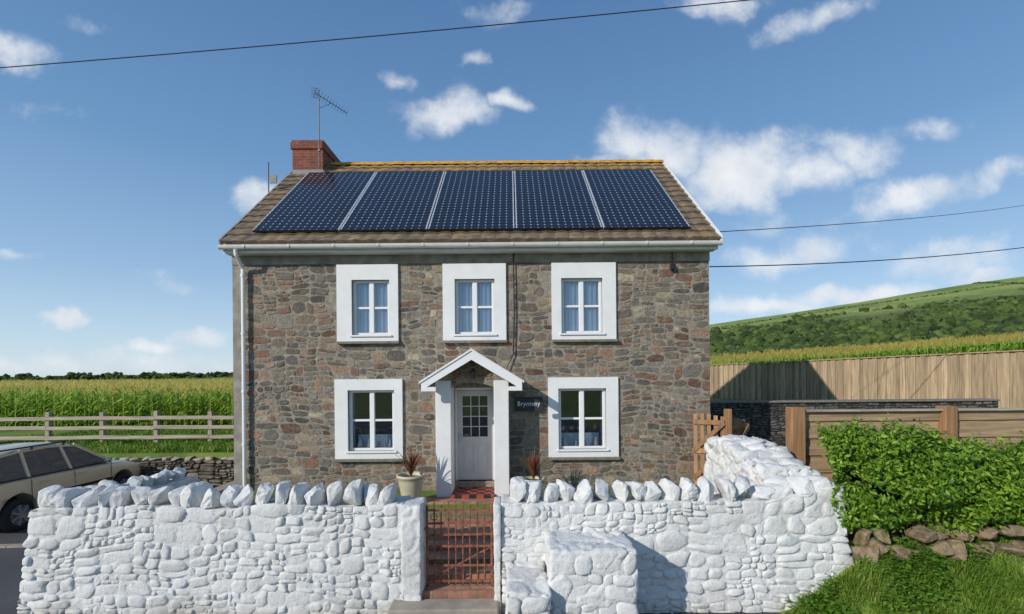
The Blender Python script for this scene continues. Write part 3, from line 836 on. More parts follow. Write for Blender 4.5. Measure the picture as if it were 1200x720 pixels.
rubble('gable_stones',-1.20,-.38,2.12,2.66,lambda a,b,d:(a,FY+.02-d,b),srgb_pal([(160,130,96),(138,110,82),(120,94,72),(168,144,112)]),gab,wm=.2,hm=.13,gap=.006,course=(.12,.2),
       keep=lambda x0,x1,z0,z1: z1<2.24+.47*(1-abs((x0+x1)/2+.79)/.75)-.02 and z0>2.08+.10*(1-(((x0+x1)/2+.79)/.425)**2),warp=.01)
pk=Vector((-.775,0,2.80)); el=Vector((-1.74,0,2.20)); er=Vector((.19,0,2.20))
m=M()
for e in (el,er):
    y0,y1,th=9.13,9.17,.155
    p=[Vector((pk.x,y0,pk.z)),Vector((e.x,y0,e.z)),Vector((e.x,y0,e.z))-Vector((0,0,th)),Vector((pk.x,y0,pk.z-th*1.15))]
    q=[a+Vector((0,y1-y0,0)) for a in p]
    m.add(p+q,[(0,1,2,3),(4,5,6,7),(0,1,5,4),(1,2,6,5),(2,3,7,6),(3,0,4,7)])
    sgn=-1 if e.x<pk.x else 1
    a_,b_=sorted((e.x,e.x-sgn*.28)); m.box(a_,b_,9.12,9.165,e.z-th-.02,e.z-th+.06)
m.build('bargeboard',M_UPVC,porch)
m=M()
for e in (el,er):
    s=-1 if e.x<pk.x else 1
    p=[Vector((pk.x,9.11,pk.z+.035)),Vector((e.x+s*.04,9.11,e.z+.01)),Vector((e.x+s*.04,9.11,e.z-.03)),Vector((pk.x,9.11,pk.z-.005))]
    q=[Vector((a.x,9.97,a.z)) for a in p]
    m.add(p+q,[(0,1,2,3),(4,5,6,7),(0,1,5,4),(1,2,6,5),(2,3,7,6),(3,0,4,7)])
m.build('porch_roof',M_RENDER,porch)
t=NT('chequered porch tile'); v=t.coord(); ck=t.new('ShaderNodeTexChecker'); ck.inputs['Scale'].default_value=7; t.link(v,ck.inputs[0]); ck.inputs[1].default_value=S(168,74,54); ck.inputs[2].default_value=S(46,38,40); t.color(ck.outputs[0]); t.set(Roughness=.45)
box('porch_floor',-1.215,-.365,9.30,10.14,-.10,-.02,t.m,porch)
m=M(); m.box(-.80,-.74,9.40,9.44,2.40,2.46); m.tube([(-.77,9.42,2.44),(-.77,9.36,2.46),(-.77,9.34,2.40)],.008,6); m.lathe([(.0,.02),(.05,0),(.052,-.02),(.034,-.13),(.0,-.14)],(-.77,9.34,2.40),6)
m.build('lantern',M_BLACK,porch)
door=empty('door',(-.79,10.15,.1),house)
m=M(); y0,y1=10.10,10.16; a,b=DX; m.box(a,a+.05,y0,y1,DZ[0],DZ[1]); m.box(b-.05,b,y0,y1,DZ[0],DZ[1]); m.box(a+.05,b-.05,y0,y1,DZ[1]-.05,DZ[1]); m.box(a-.0,b,y0-.05,y1,-.018,DZ[0]+.0)
m.build('door_frame',M_UPVC,door)
a2,b2=a+.055,b-.055; zb_,zt=.11,2.0
m=M(); g0,g1=1.02,1.88; y0,y1=10.12,10.15
m.box(a2,a2+.10,y0,y1,zb_,zt); m.box(b2-.10,b2,y0,y1,zb_,zt); m.box(a2+.10,b2-.10,y0,y1,zb_,zb_+.16); m.box(a2+.10,b2-.10,y0,y1,g1,zt); m.box(a2+.10,b2-.10,y0,y1,g0-.14,g0)
c=(a2+b2)/2; m.box(c-.03,c+.03,y0,y1,zb_+.16,g0-.14)
m.box(a2+.10,c-.03,y0+.012,y1,zb_+.16,g0-.14); m.box(c+.03,b2-.10,y0+.012,y1,zb_+.16,g0-.14)
for p,q in ((a2+.14,c-.06),(c+.06,b2-.14)): m.box(p,q,y0+.004,y0+.012,zb_+.21,g0-.19)
for i in (1,2): x=a2+.10+(b2-a2-.20)*i/3; m.box(x-.009,x+.009,y0+.005,y1-.002,g0,g1)
for i in (1,2,3): z=g0+(g1-g0)*i/4; m.box(a2+.10,b2-.10,y0+.006,y1-.003,z-.009,z+.009)
m.box(c-.09,c+.09,y0-.008,y0,.92,.955)
m.build('door_leaf',M_DOOR,door)
m=M(); m.quad((a2+.1,10.14,g0),(b2-.1,10.14,g0),(b2-.1,10.14,g1),(a2+.1,10.14,g1)); m.build('door_glass',M_GLASS,door,normals=False)
m=M(); m.box(a2+.03,a2+.07,10.105,10.12,.93,1.10); m.tube([(a2+.05,10.12,1.03),(a2+.05,10.07,1.03),(a2+.15,10.07,1.03)],.01,8); m.build('door_handle',M_ALU,door)
pl=box('name_plaque',.05,.63,9.91,9.95,1.57,1.86,M_SLATE,house,bevel=.004)
cu=bpy.data.curves.new('lettering','FONT'); cu.body='Brynteny'; cu.size=.135; cu.extrude=.002; cu.align_x='CENTER'; cu.align_y='CENTER'; cu.offset=.0004; cu.space_character=1.12
to=bpy.data.objects.new('t',cu); link(to); to.rotation_euler=(math.pi/2,0,0)
bpy.context.view_layer.update()
to.location=(.34,9.906,1.72); to.scale=(.46/max(.01,to.dimensions.x),1,1)
bpy.context.view_layer.update()
dg=bpy.context.evaluated_depsgraph_get(); me=bpy.data.meshes.new_from_object(to.evaluated_get(dg)); me.transform(to.matrix_world); me.materials.clear(); me.materials.append(M_LETTER)
bpy.data.objects.remove(to); lo=bpy.data.objects.new('lettering',me); link(lo); parent_to(lo,pl)

# ------------------------------------------------------------------ garden walls
WP=[(1,1,1,1)]
def coping(parent,pts,size=(.125,.20,.155),tiltbias=.2):
    for (x,y,z,s) in pts:
        m=M(); rock_mesh(m,(x+U(-.01,.01),y+U(-.03,.03),z+size[2]*s*.72),(size[0]*s*U(.82,1.02),size[1]*s*U(.8,1.1),size[2]*s*U(.85,1.15)),(U(-.2,.2),tiltbias*U(-.3,1.5),U(-.35,.35)),random.choice((16,19,22)),rough=.06,sm=1,cuts=2)
        m.build('coping_stone',MWC,parent,smooth=False)
def shp(p,x,y,z):
    k=(z-RD)/1.4
    q=Vector(p); q.y+= .05*(k-.5)+.03*nz(x*.8,0)
    if z>.5: q.z+=.06*nz(x*1.1,3)
    if x<-6.3: q.x-= .10*(1-k)
    return q
def shp2(p,x,y,z):
    k=(z-RD)/1.4; q=Vector(p); q.y+= .05*(k-.5)+.03*nz(x*.8,5)
    if x>3.4:
        e=(x-3.4)/.85
        q.x+= e*(.16+.14*(1-k))+e*.06*nz(z*3,8)
        if z>.2: q.z+= .22*e*ss(.2,.6,z)
    return q
# thick limewash laps over the joints, so the stones stand only slightly out of the painted face
def white_face(parent,x0,x1,yf,z0,z1,shape):
    rubble('face_stones',x0,x1,z0,z1,lambda a,b,d: tuple(shape(Vector((a,yf-d,b)),a,yf,b)),WP,parent,wm=.38,hm=.21,gap=.001,proud=(.006,.034),course=(.24,.46),mat=MWC,warp=.07,soft=True,smooth=True)
wl=empty('garden_wall',(-4,6.6,RD),None,'white painted rubble garden wall with upright coping stones beside iron gate','wall')
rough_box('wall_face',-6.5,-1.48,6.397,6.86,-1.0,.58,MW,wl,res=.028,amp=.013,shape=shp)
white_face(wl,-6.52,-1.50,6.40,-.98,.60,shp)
pts=[]; x=-6.36
while x<-1.6:
    pts.append((x,6.62,.58+.05*nz(x*1.1,3),U(.9,1.12))); x+=U(.215,.27)
coping(wl,pts)
rough_box('gate_pier',-1.50,-1.225,6.34,6.80,-.9,.60,MW,wl,res=.022,amp=.014,vs=(2.5,2.5,2.6),rnd=.03)
wr=empty('garden_wall',(2,6.6,RD),None,'long white painted rubble garden wall with rough end buttress beside the hedge','wall')
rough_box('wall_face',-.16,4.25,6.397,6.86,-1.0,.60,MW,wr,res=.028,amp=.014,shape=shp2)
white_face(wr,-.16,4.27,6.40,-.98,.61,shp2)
pts=[]; x=.06
while x<3.25:
    pts.append((x,6.62,.60,U(.9,1.12))); x+=U(.215,.26)
coping(wr,pts)
rough_box('gate_pier',-.265,-.165,6.34,6.80,-.9,.60,MW,wr,res=.022,amp=.010,vs=(2.5,2.5,2.6),rnd=.02)
ws=empty('side_wall',(-6.2,7.7,RD),None,'white painted side wall topped with rough stones along the driveway','wall')
def shL(p,x,y,z): return Vector((p.x+.25*(y-6.9),p.y,p.z))
rough_box('wall_face',-6.5,-6.1,6.88,8.6,-.95,.54,MW,ws,res=.05,amp=.03,shape=shL)
pts=[]
y=6.95
while y<8.6:
    pts.append((-6.3+.25*(y-6.9),y,.53,U(.72,.95))); y+=U(.17,.22)
coping(ws,pts,size=(.15,.14,.14),tiltbias=.3)
we=empty('side_wall',(3.9,7.7,0),None,'taller white painted rubble side wall between garden and hedge','wall')
def shR(p,x,y,z):
    q=Vector(p)
    if z>.3: q.z+= (.22*ss(6.9,8.0,y)+.07*nz(y*3,x*3))*ss(.3,.9,z)
    q.x-=.04*(y-6.9); return q
rough_box('wall_face',3.50,4.30,6.78,8.55,-.7,.98,MW,we,res=.03,amp=.055,shape=shR,vs=(3.0,3.0,3.6),rnd=.12)
for (yy,zz,s) in [(8.42,1.08,1.15),(8.16,1.13,1.05),(7.9,1.10,1.15),(7.65,1.06,1.05),(7.42,1.0,1.1),(7.18,.92,1.1),(6.95,.84,1.1),(6.74,.76,1.1)]:
    for xo in (-.22,.04,.28):
        m=M(); rock_mesh(m,(3.92+xo+U(-.03,.03)-.04*(yy-6.9),yy+U(-.04,.04),zz+U(-.05,.02)),(.175*s*U(.85,1.15),.16*s,.12*s*U(.85,1.1)),(U(-.3,.3),U(-.3,.3),U(-.6,.6)),18,rough=.07,sm=2); m.build('coping_stone',MWC,we,smooth=True)
for (xx,zz) in [(3.42,.64),(3.68,.70),(3.95,.78),(4.2,.78),(4.40,.64)]:
    m=M(); rock_mesh(m,(xx,6.60+U(-.04,.04),zz),(.15,.19,.12),(U(-.3,.3),U(-.3,.3),U(-.5,.5)),17,rough=.06,sm=1); m.build('coping_stone',MWC,wr)

mb=empty('mounting_block',(.9,6,RD),None,'white painted stone mounting block with two steps against the wall','mounting block')
rough_box('upper_step',.42,1.48,5.65,6.44,-1.0,.25,MW,mb,res=.024,amp=.026,vs=(2.6,2.6,3.6),rnd=.05)
rubble('step_stones',.44,1.46,-.98,.20,lambda a,b,d:(a,5.652-d,b),WP,mb,wm=.42,hm=.26,gap=.001,proud=(.006,.034),course=(.24,.4),mat=MWC,warp=.04,soft=True,smooth=True)
rough_box('lower_step',-.10,.42,5.46,6.44,-1.0,-.16,MW,mb,res=.024,amp=.026,vs=(2.6,2.6,3.6),rnd=.05)
rubble('step_stones',-.08,.40,-.98,-.21,lambda a,b,d:(a,5.462-d,b),WP,mb,wm=.34,hm=.24,gap=.001,proud=(.006,.034),course=(.2,.35),mat=MWC,warp=.04,soft=True,smooth=True)

# gate
m=M(); gx0,gx1=-1.19,-.30; gy=6.58; z0,z1=-.54,.50
for x in (gx0,gx1): m.tube([(x,gy,z0-.03),(x,gy,z1+.06)],.017,8)
for z in (z0+.04,-.28,-.02,.14,.30,z1-.02): m.beam((gx0,gy,z+U(-.006,.006)),(gx1,gy,z+U(-.006,.006)),.013,.030)
nb=9
for i in range(1,nb):
    x=gx0+(gx1-gx0)*i/nb; top=z1+.02+.05*(i%2); bx=U(-.008,.008)
    m.tube([(x,gy+.004,z0),(x+bx,gy+.004,0),(x,gy+.004,top)],.010,6)
    m.lathe([(.0,.05),(.016,.02),(.0,.0)],(x,gy+.004,top-.01),6)
    if i%2:
        pts=[(x+.045*math.cos(a),gy-.006,.39+.045*math.sin(a)) for a in [k*math.pi/5 for k in range(11)]]
        m.tube(pts,.006,5,cap=False)
m.beam((gx0,gy+.01,z0+.05),(gx1,gy+.01,-.03),.01,.02)
m.box(gx0-.03,gx0+.03,gy-.02,gy+.02,.2,.24); m.box(gx1-.0,gx1+.05,gy-.02,gy+.02,.0,.04)
m.build('iron_gate',M_RUST,None,label='rusty red wrought iron garden gate between white piers',category='gate')

def cordy(base,hh,n,label):
    m=M(); bx,by,bz=base
    for i in range(n):
        a=U(0,6.28); L=hh*U(.7,1.1); lean=U(.05,.85); w=.014
        ca,sa=math.cos(a),math.sin(a); V=[]
        for q in range(6):
            t=q/5; r=lean*L*t*(.5+.5*t); z=L*t*(1-.45*lean*t); ww=w*(1-t*.9)*(1+t)
            V+=[(bx+ca*r-sa*ww,by+sa*r+ca*ww,bz+z),(bx+ca*r+sa*ww,by+sa*r-ca*ww,bz+z)]
        m.add(V,[(2*q,2*q+1,2*q+3,2*q+2) for q in range(5)])
    m.tube([(bx,by,bz-.05),(bx,by,bz+.12)],.02,6)
    m.build('cordyline_plant',M_CORDY,None,label=label,category='plant',normals=False)
def pot(c,r,hh,label):
    p=empty('flower_pot',c,None,label,'flower pot','potted plants beside the porch')
    m=M(); m.lathe([(0,0),(r*.62,0),(r*.7,hh*.1),(r*.95,hh*.75),(r,hh*.88),(r*1.08,hh*.9),(r*1.08,hh),(r*.95,hh),(r*.93,hh*.85)],c,28); m.build('pot_body',M_POT,p,smooth=True)
    m=M(); m.lathe([(r*.93,hh*.86),(0,hh*.89)],c,20); m.build('soil',M_SOIL,p)
pot((-1.93,9.05,-.04),.25,.50,'cream glazed round pot standing beside the porch'); cordy((-1.93,9.05,.42),.62,46,'bronze spiky cordyline growing in the cream pot')
pot((.40,9.25,-.08),.2,.40,'small cream pot below the slate plaque'); cordy((.40,9.25,.30),.62,40,'small reddish cordyline in front of the stone wall')

# ------------------------------------------------------------------ left side
lw=empty('stone_wall',(-10,13.6,RD),None,'low dry stone retaining wall along the driveway edge','wall')
box('wall_core',-16,-5.6,13.46,13.72,-.9,-.02,M_DMORTAR,lw)
rubble('wall_face',-16,-5.6,RD,-.02,lambda a,b,d:(a,13.46-d,b),srgb_pal([(140,130,114),(118,110,98),(156,146,126),(128,114,94),(106,100,92)]),lw,wm=.4,hm=.14,gap=.008,proud=(.02,.06))
m=M()
for i in range(34): rock_mesh(m,(-15.8+i*.3,13.6,-.0),(.17,.16,.07),(U(-.1,.1),U(-.1,.1),U(-.3,.3)),12)
m.build('wall_top',M_CONC,lw)
kw=empty('retaining_wall',(-6.1,11,RD),None,'low stone retaining edge beside the house','wall')
box('wall_core',-6.24,-6.0,8.62,13.44,-.9,-.05,M_SILL,kw)
rubble('wall_face',8.62,13.44,RD,-.05,lambda a,b,d:(-6.24-d,a,b),PAL_HOUSE,kw,wm=.4,hm=.16)
m=M(); m.box(-6.27,-5.98,8.61,13.44,-.049,.01); m.build('wall_top',M_CONC,kw,bevel=.02)

fe=empty('rail_fence',(-12,15.2,.15),None,'weathered grey timber post and rail fence bordering the corn field','fence')
xp=-18.2; xx=[]
while xp<-6: xx.append(xp); xp+=1.72
for x in xx:
    m=M(); y=15.2; m.box(x-.065,x+.065,y-.05,y+.07,.0,1.24+U(-.03,.03)); m.build('post',M_TIMBG,fe,bevel=.008)
for a,b in zip(xx[:-1],xx[1:]):
    for z in (1.05,.75,.44):
        m=M(); m.beam((a-.03,15.125+U(-.006,.006),z+U(-.015,.015)),(b-.006,15.125,z+U(-.015,.015)),.035,.11); m.build('rail',M_TIMBH,fe)

# ------------------------------------------------------------------ car
def carpaint():
    t=NT('champagne car paint'); v=t.coord(); n=t.noise(v,3,4)
    t.color(t.ramp(n,[(0.3,S(226,210,176)),(0.7,S(234,218,186))])); t.set(Roughness=.32,Metallic=.15); t.b.inputs['Coat Weight'].default_value=.7; return t.m
M_CAR=carpaint()
def car_glass():
    t=NT('dark car glass'); t.color((.10,.11,.12,1)); t.set(Roughness=.04); t.b.inputs['Specular IOR Level'].default_value=1.0; return t.m
M_CG=car_glass()
M_TYRE=simple('tyre rubber',(.02,.02,.02,1),.85)
M_LAMPR=simple('red tail lamp',(.35,.01,.01,1),.2)
M_LAMPC=simple('clear headlamp',(.6,.62,.64,1),.1,metal=.3)
CS=1.0
CARB=Vector((-11.25,9.25,RD+.08)); YAW=math.radians(87)
cyw,syw=math.cos(YAW),math.sin(YAW)
def cw(s,t,z):
    s*=CS; t*=CS; z*=CS*1.08
    return (CARB.x+s*cyw+t*syw, CARB.y+s*syw-t*cyw, CARB.z+z)
car=empty('parked_car',(CARB.x,CARB.y+2.1,CARB.z),None,'champagne estate car parked on the driveway beside the white wall','car')
st=[(0.0,.70,.42,.72),(.05,.78,.30,.90),(.30,.84,.24,.96),(.9,.865,.22,.965),(1.6,.87,.21,.955),(2.4,.87,.21,.945),(3.05,.865,.22,.93),(3.5,.85,.24,.87),(3.85,.82,.25,.80),(4.02,.76,.27,.70),(4.10,.62,.33,.58)]
m=M(); V=[]
for (s,w,zb1,zt1) in st:
    half=[(0,zb1),(w-.10,zb1),(w-.03,zb1+.06),(w,zb1+.22),(w+.005,(zb1+zt1)/2+.05),(w-.02,zt1-.10),(w-.07,zt1-.02),(0,zt1+.03)]
    ring=half+[(-a,b) for a,b in half[-2:0:-1]]
    NR=len(ring)
    for a,b in ring: V.append(cw(s,a,b))
F=[]
for i in range(len(st)-1):
    for k in range(NR): F.append((i*NR+k,i*NR+(k+1)%NR,(i+1)*NR+(k+1)%NR,(i+1)*NR+k))
F.append(tuple(range(NR))); F.append(tuple((len(st)-1)*NR+k for k in reversed(range(NR))))
m.add(V,F); body=m.build('car_body',M_CAR,car,smooth=True)
ssf=body.modifiers.new('s','SUBSURF'); ssf.levels=2; ssf.render_levels=2
cut=M()
WS=(.82,3.34)
for s in WS:
    vs=[];n=28
    for t_ in (-1.1,1.1):
        for k in range(n):
            a=2*math.pi*k/n; vs.append(cw(s+.36*math.cos(a),t_,.29+.36*math.sin(a)))
    cut.add(vs,[(k,(k+1)%n,n+(k+1)%n,n+k) for k in range(n)]+[tuple(range(n)),tuple(range(2*n-1,n-1,-1))])
cuto=cut.build('cutter',M_BLACK,car)
bo=body.modifiers.new('b','BOOLEAN'); bo.object=cuto; bo.operation='DIFFERENCE'; bo.solver='EXACT'
bpy.context.view_layer.update(); dg=bpy.context.evaluated_depsgraph_get()
nm=bpy.data.meshes.new_from_object(body.evaluated_get(dg)); body.modifiers.clear(); body.data=nm
bpy.data.objects.remove(cuto)
for s in WS: 
    n=20
    for t_ in (-.48,.48):
        m=M(); m.add([cw(s+.352*math.cos(2*math.pi*k/n),t_,.29+.352*math.sin(2*math.pi*k/n)) for k in range(n)],[tuple(range(n))])
        m.build('wheel_well',M_BLACK,car,normals=False)
belt=.935
pr=[(.16,belt),(.46,1.38),(.9,1.455),(1.6,1.475),(2.15,1.43),(3.02,belt-.01)]
m=M(); V=[]
for s,z in pr:
    w=.80 if z<1.0 else .62
    V+= [cw(s,-w,z),cw(s,w,z)]
F=[(2*i,2*i+1,2*i+3,2*i+2) for i in range(5)]+[tuple(2*i for i in range(6)),tuple(2*i+1 for i in reversed(range(6)))]
m.add(V,F); m.build('car_glass',M_CG,car)
m=M(); V=[]
rp=[(.40,1.37),(.60,1.43),(.95,1.475),(1.6,1.495),(2.05,1.46),(2.22,1.42)]
for s,z in rp: V+= [cw(s,-.66,z-.06),cw(s,-.60,z),cw(s,0,z+.035),cw(s,.60,z),cw(s,.66,z-.06)]
m.add(V,[(5*i+k,5*i+k+1,5*i+5+k+1,5*i+5+k) for i in range(5) for k in range(4)])
o=m.build('car_roof',M_CAR,car,smooth=True); so=o.modifiers.new('s','SOLIDIFY'); so.thickness=.03
for sg in (-1,1):
    for (s0,s1,z1,w_) in ((3.04,2.2,1.42,.07),(2.0-.02,1.86,1.47,.06),(1.05,1.02,1.47,.06),(.26,.50,1.40,.12)):
        m=M(); m.beam(cw(s0,sg*.815,belt-.03),cw(s1,sg*.635,z1-.0),w_,.03,up=(1,0,0)); m.build('pillar',M_CAR,car)
    m=M(); m.beam(cw(.5,sg*.65,1.50),cw(2.0,sg*.65,1.51),.03,.03)
    for s_ in (.55,1.25,1.95): m.beam(cw(s_,sg*.65,1.44),cw(s_,sg*.65,1.50),.03,.03)
    m.build('roof_rail',M_BLACK,car)
    m=M(); m.beam(cw(.2,sg*.825,belt-.012),cw(3.0,sg*.835,belt-.02),.02,.022); m.build('window_trim',M_BLACK,car)
    m=M(); m.beam(cw(1.2,sg*.878,.52),cw(3.0,sg*.878,.52),.02,.06); m.build('door_trim',M_BLACK,car)
    for s in (1.06,2.02,2.98): m=M(); m.beam(cw(s,sg*.876,.30),cw(s-.0,sg*.862,.88),.008,.008); m.build('door_gap',M_BLACK,car)
for sg in (-1,1):
    for s in (1.22,2.12): m=M(); m.beam(cw(s,sg*.882,.80),cw(s+.17,sg*.882,.80),.03,.028); m.build('car_door_handle',M_CAR,car,bevel=.006)
    m=M(); rock_mesh(m,cw(2.78,sg*.96,1.0),(.07,.10,.07)); m.build('wing_mirror',M_CAR,car,smooth=True)
    m=M(); m.beam(cw(3.90,sg*.62,.64),cw(4.05,sg*.58,.64),.24,.12); m.build('headlight',M_LAMPC,car,bevel=.02)
    m=M(); m.beam(cw(.0,sg*.75,.79),cw(.16,sg*.76,.79),.17,.22); m.build('tail_light',M_LAMPR,car,bevel=.02)
for s in WS:
    for sg in (-1,1):
        cx_,cy_,cz_=cw(s,sg*.78,.31)
        cz_=RD+.006+.33
        wh=empty('wheel',(cx_,cy_,cz_),car)
        m=M(); m.lathe([(.21,-.095),(.30,-.10),(.328,-.07),(.33,0),(.328,.07),(.30,.10),(.21,.095),(.21,-.095)],(cx_,cy_,cz_),32,'X'); m.build('tyre',M_TYRE,wh,smooth=True)
        m=M(); m.lathe([(.225,.095*sg),(.21,.085*sg),(.205,.03*sg),(0,.03*sg)],(cx_,cy_,cz_),32,'X')
        for k in range(7):
            a=2*math.pi*k/7; m.beam((cx_+sg*.08,cy_,cz_),(cx_+sg*.088,cy_+.215*math.cos(a),cz_+.215*math.sin(a)),.04,.06,up=(1,0,0))
        m.lathe([(.05,.06*sg),(.045,.10*sg),(0,.102*sg)],(cx_,cy_,cz_),16,'X')
        m.build('rim',M_ALU,wh)

# ------------------------------------------------------------------ right side
cf=empty('board_fence',(11.5,18,1),None,'tall closeboard timber fence with vertical boards along the field','fence')
A=Vector((8.6,24.5,0)); B=Vector((15.0,11.2,0)); L_=(B-A).length; dv=(B-A)/L_
m=M(); bw=.145
i=0; s=0
nor=Vector((dv.y,-dv.x,0))
if nor.y>0: nor=-nor
while s<L_:
    p=A+dv*s; k=s/L_; zt=2.62+.26*k; zb0=1.0-.1*k
    c0=p+nor*(.018 if i%2 else -.018)
    z=zt+U(-.02,.02)
    m.beam(c0+Vector((0,0,zb0)),c0+Vector((0,0,z)),.02,bw,up=tuple(dv)); s+=bw*.95; i+=1
m.build('fence_boards',M_TIMB,cf)
m=M()
m.beam(A+nor*.03+Vector((0,0,2.64)),B+nor*.03+Vector((0,0,2.90)),.09,.03); m.build('fence_cap',M_TIMB,cf)
rf=empty('slatted_fence',(7,7.9,0),None,'brown horizontal board fence with square posts behind the hedge','fence')
for x,w,mt in ((4.52,.22,M_TIMBB),(7.00,.20,M_TIMBB),(9.6,.20,M_TIMBB)):
    box('fence_post',x,x+w,7.72,7.92,-.2,1.76,mt,rf,bevel=.012)
for xa,xb_ in ((4.74,7.00),(7.20,9.6),(9.8,12.3)):
    for k,z in enumerate((1.60,1.46,1.32,1.18,1.04,.90,.76,.62,.48)):
        m=M(); m.beam((xa+.003,7.84+(.03 if k%2 else 0),z),(xb_-.003,7.84+(.03 if k%2 else 0),z),.022,.148); m.build('fence_board',M_FENCEH,rf)
    m=M(); m.beam((xa+.003,7.82,1.70),(xb_-.003,7.82,1.70),.12,.03); m.build('fence_rail',M_TIMBH,rf)
# long low slate wall stepping down along the yard below the tall fence
sw=empty('slate_wall',(8,12.5,0),None,'dark grey slate stone wall at the side of the yard','wall')
box('wall_core',4.2,12.2,12.0,12.3,-.2,1.55,M_DMORTAR,sw)
rubble('wall_face',4.2,12.2,-.1,1.55,lambda a,b,d:(a,12.0-d,b),srgb_pal([(88,88,94),(102,102,106),(78,78,84),(114,112,112),(94,90,90)]),sw,wm=.3,hm=.10,gap=.006,course=(.1,.2),proud=(.01,.03))
box('wall_top',4.19,12.21,11.94,12.34,1.555,1.605,M_SILL,sw,bevel=.02)
def plank_gate(p,q,zb0,zt,label):
    g=M(); p=Vector(p); q=Vector(q); d=(q-p); L=d.length; d/=L; nr=Vector((d.y,-d.x,0)); nr=nr if nr.y<0 else -nr
    s=.04
    while s<L:
        c=p+d*s; g.beam(c+Vector((0,0,zb0)),c+Vector((0,0,zt+.03*math.sin(s*9))),.02,.072,up=tuple(d)); s+=.125
    for z in (zb0+.18,(zb0+zt)/2,zt-.15): g.beam(p+nr*.03+Vector((0,0,z)),q+nr*.03+Vector((0,0,z)),.035,.09)
    g.beam(p+nr*.055+Vector((0,0,zb0+.18)),q+nr*.055+Vector((0,0,(zb0+zt)/2)),.03,.08)
    g.beam(p+nr*.055+Vector((0,0,(zb0+zt)/2)),q+nr*.055+Vector((0,0,zt-.15)),.03,.08)
    g.build('timber_gate',M_TIMBB,None,label=label,category='gate')
plank_gate((3.66,9.66,0),(4.16,9.38,0),.05,1.50,'brown ledged timber side gate leaf next to the house corner')
plank_gate((4.29,9.42,0),(4.80,9.80,0),.05,1.40,'open brown timber gate leaf beside the white side wall')
box('gate_post',4.16,4.28,9.30,9.42,-.1,1.62,M_TIMBB,None,bevel=.01,label='square brown timber gate post at the house corner',category='post')

def hedge():
    rng=random.Random(11); V=[];F=[];MI=[];k=0
    x0,x1,y0,y1,z0=4.34,9.6,6.42,7.45,.20
    def TP(x): return 1.33-.30*ss(4.9,7.4,x)+.19*nz(x*1.3,2)+.16*nz(x*3.4,7)-.16*(1-ss(x0,x0+.5,x))
    def xl(y): return x0+.45*(y-y0)
    cnt=0
    while cnt<58000:
        x=rng.uniform(x0,x1); f=rng.random(); tp=TP(x)
        if f<.62:
            z=rng.uniform(z0-.12,tp); u=(z-z0)/(tp-z0); y=y0+.02+.30*max(0,u-.55)**1.5*2+.28*nz(x*1.8,z*2.2,4)+.15*nz(x*5,z*5,1)
            nrm=Vector((0,-1,.35+.8*max(0,u-.4)))
            if u<.15: y+=.08*(1-u/.15)
        else:
            y=rng.uniform(y0+.2,y1); z=tp+.14*nz(x*2.3,y*2.3,8)+.13*nz(x*7,y*7,2); nrm=Vector((0,-.2,1))
        if x<xl(y)+.06*nz(z*5,y*5)+.25*max(0,.55-z): cnt+=.4; continue
        if x<xl(y)+.3: nrm+=Vector((-1,0,0)); 
        if nz(x*3.1,y*3.1,z*3.1+9)<-.25 and rng.random()<.85: cnt+=1; continue
        d=min(.15,abs(rng.gauss(0,.055))); sgn=1 if rng.random()<.6 else -1
        if rng.random()<.16: d+=rng.uniform(.03,.19); sgn=-1
        nn=nrm.normalized(); p=Vector((x,y,z))-nn*(d*sgn)
        L=rng.uniform(.026,.052); w=L*.46
        ax=(nn+Vector((rng.uniform(-1,1),rng.uniform(-1,1),rng.uniform(-1,1)))*.9).normalized()
        tdir=ax.cross(Vector((rng.uniform(-1,1),rng.uniform(-1,1),rng.uniform(-1,1)))).normalized(); sdv=ax.cross(tdir)
        V+= [tuple(p-tdir*L),tuple(p+sdv*w),tuple(p+tdir*L),tuple(p-sdv*w)]
        F.append((k,k+1,k+2,k+3)); MI.append(0); k+=4; cnt+=1
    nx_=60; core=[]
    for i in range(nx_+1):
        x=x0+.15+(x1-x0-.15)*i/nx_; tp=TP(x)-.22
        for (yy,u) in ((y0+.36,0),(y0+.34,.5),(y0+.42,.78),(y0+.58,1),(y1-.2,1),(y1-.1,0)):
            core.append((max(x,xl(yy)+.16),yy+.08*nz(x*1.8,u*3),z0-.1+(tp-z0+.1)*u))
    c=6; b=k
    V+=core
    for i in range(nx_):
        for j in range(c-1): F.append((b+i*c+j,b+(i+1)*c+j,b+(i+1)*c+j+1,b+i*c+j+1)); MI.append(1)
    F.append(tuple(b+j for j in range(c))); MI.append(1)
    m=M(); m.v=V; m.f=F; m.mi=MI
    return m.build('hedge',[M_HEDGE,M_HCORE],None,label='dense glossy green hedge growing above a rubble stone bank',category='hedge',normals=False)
hedge()
t=NT('mossy boulder'); v=t.coord(); n=t.noise(v,4,8,.7)
t.color(t.ramp(n,[(0.3,S(78,66,50)),(0.42,S(120,100,78)),(0.52,S(152,132,106)),(0.62,S(98,100,56)),(0.75,S(130,114,90))])); t.set(Roughness=.95); t.bump(t.noise(v,25,7,.7),.8,.03); M_BOULD=t.m
rw=empty('rubble_bank',(6,6.5,0),None,'brown mossy boulders forming a low retaining bank under the hedge','stone bank')
x=4.55
box('bank_core',4.5,9.6,6.60,6.9,-.3,.25,M_SOIL,rw)
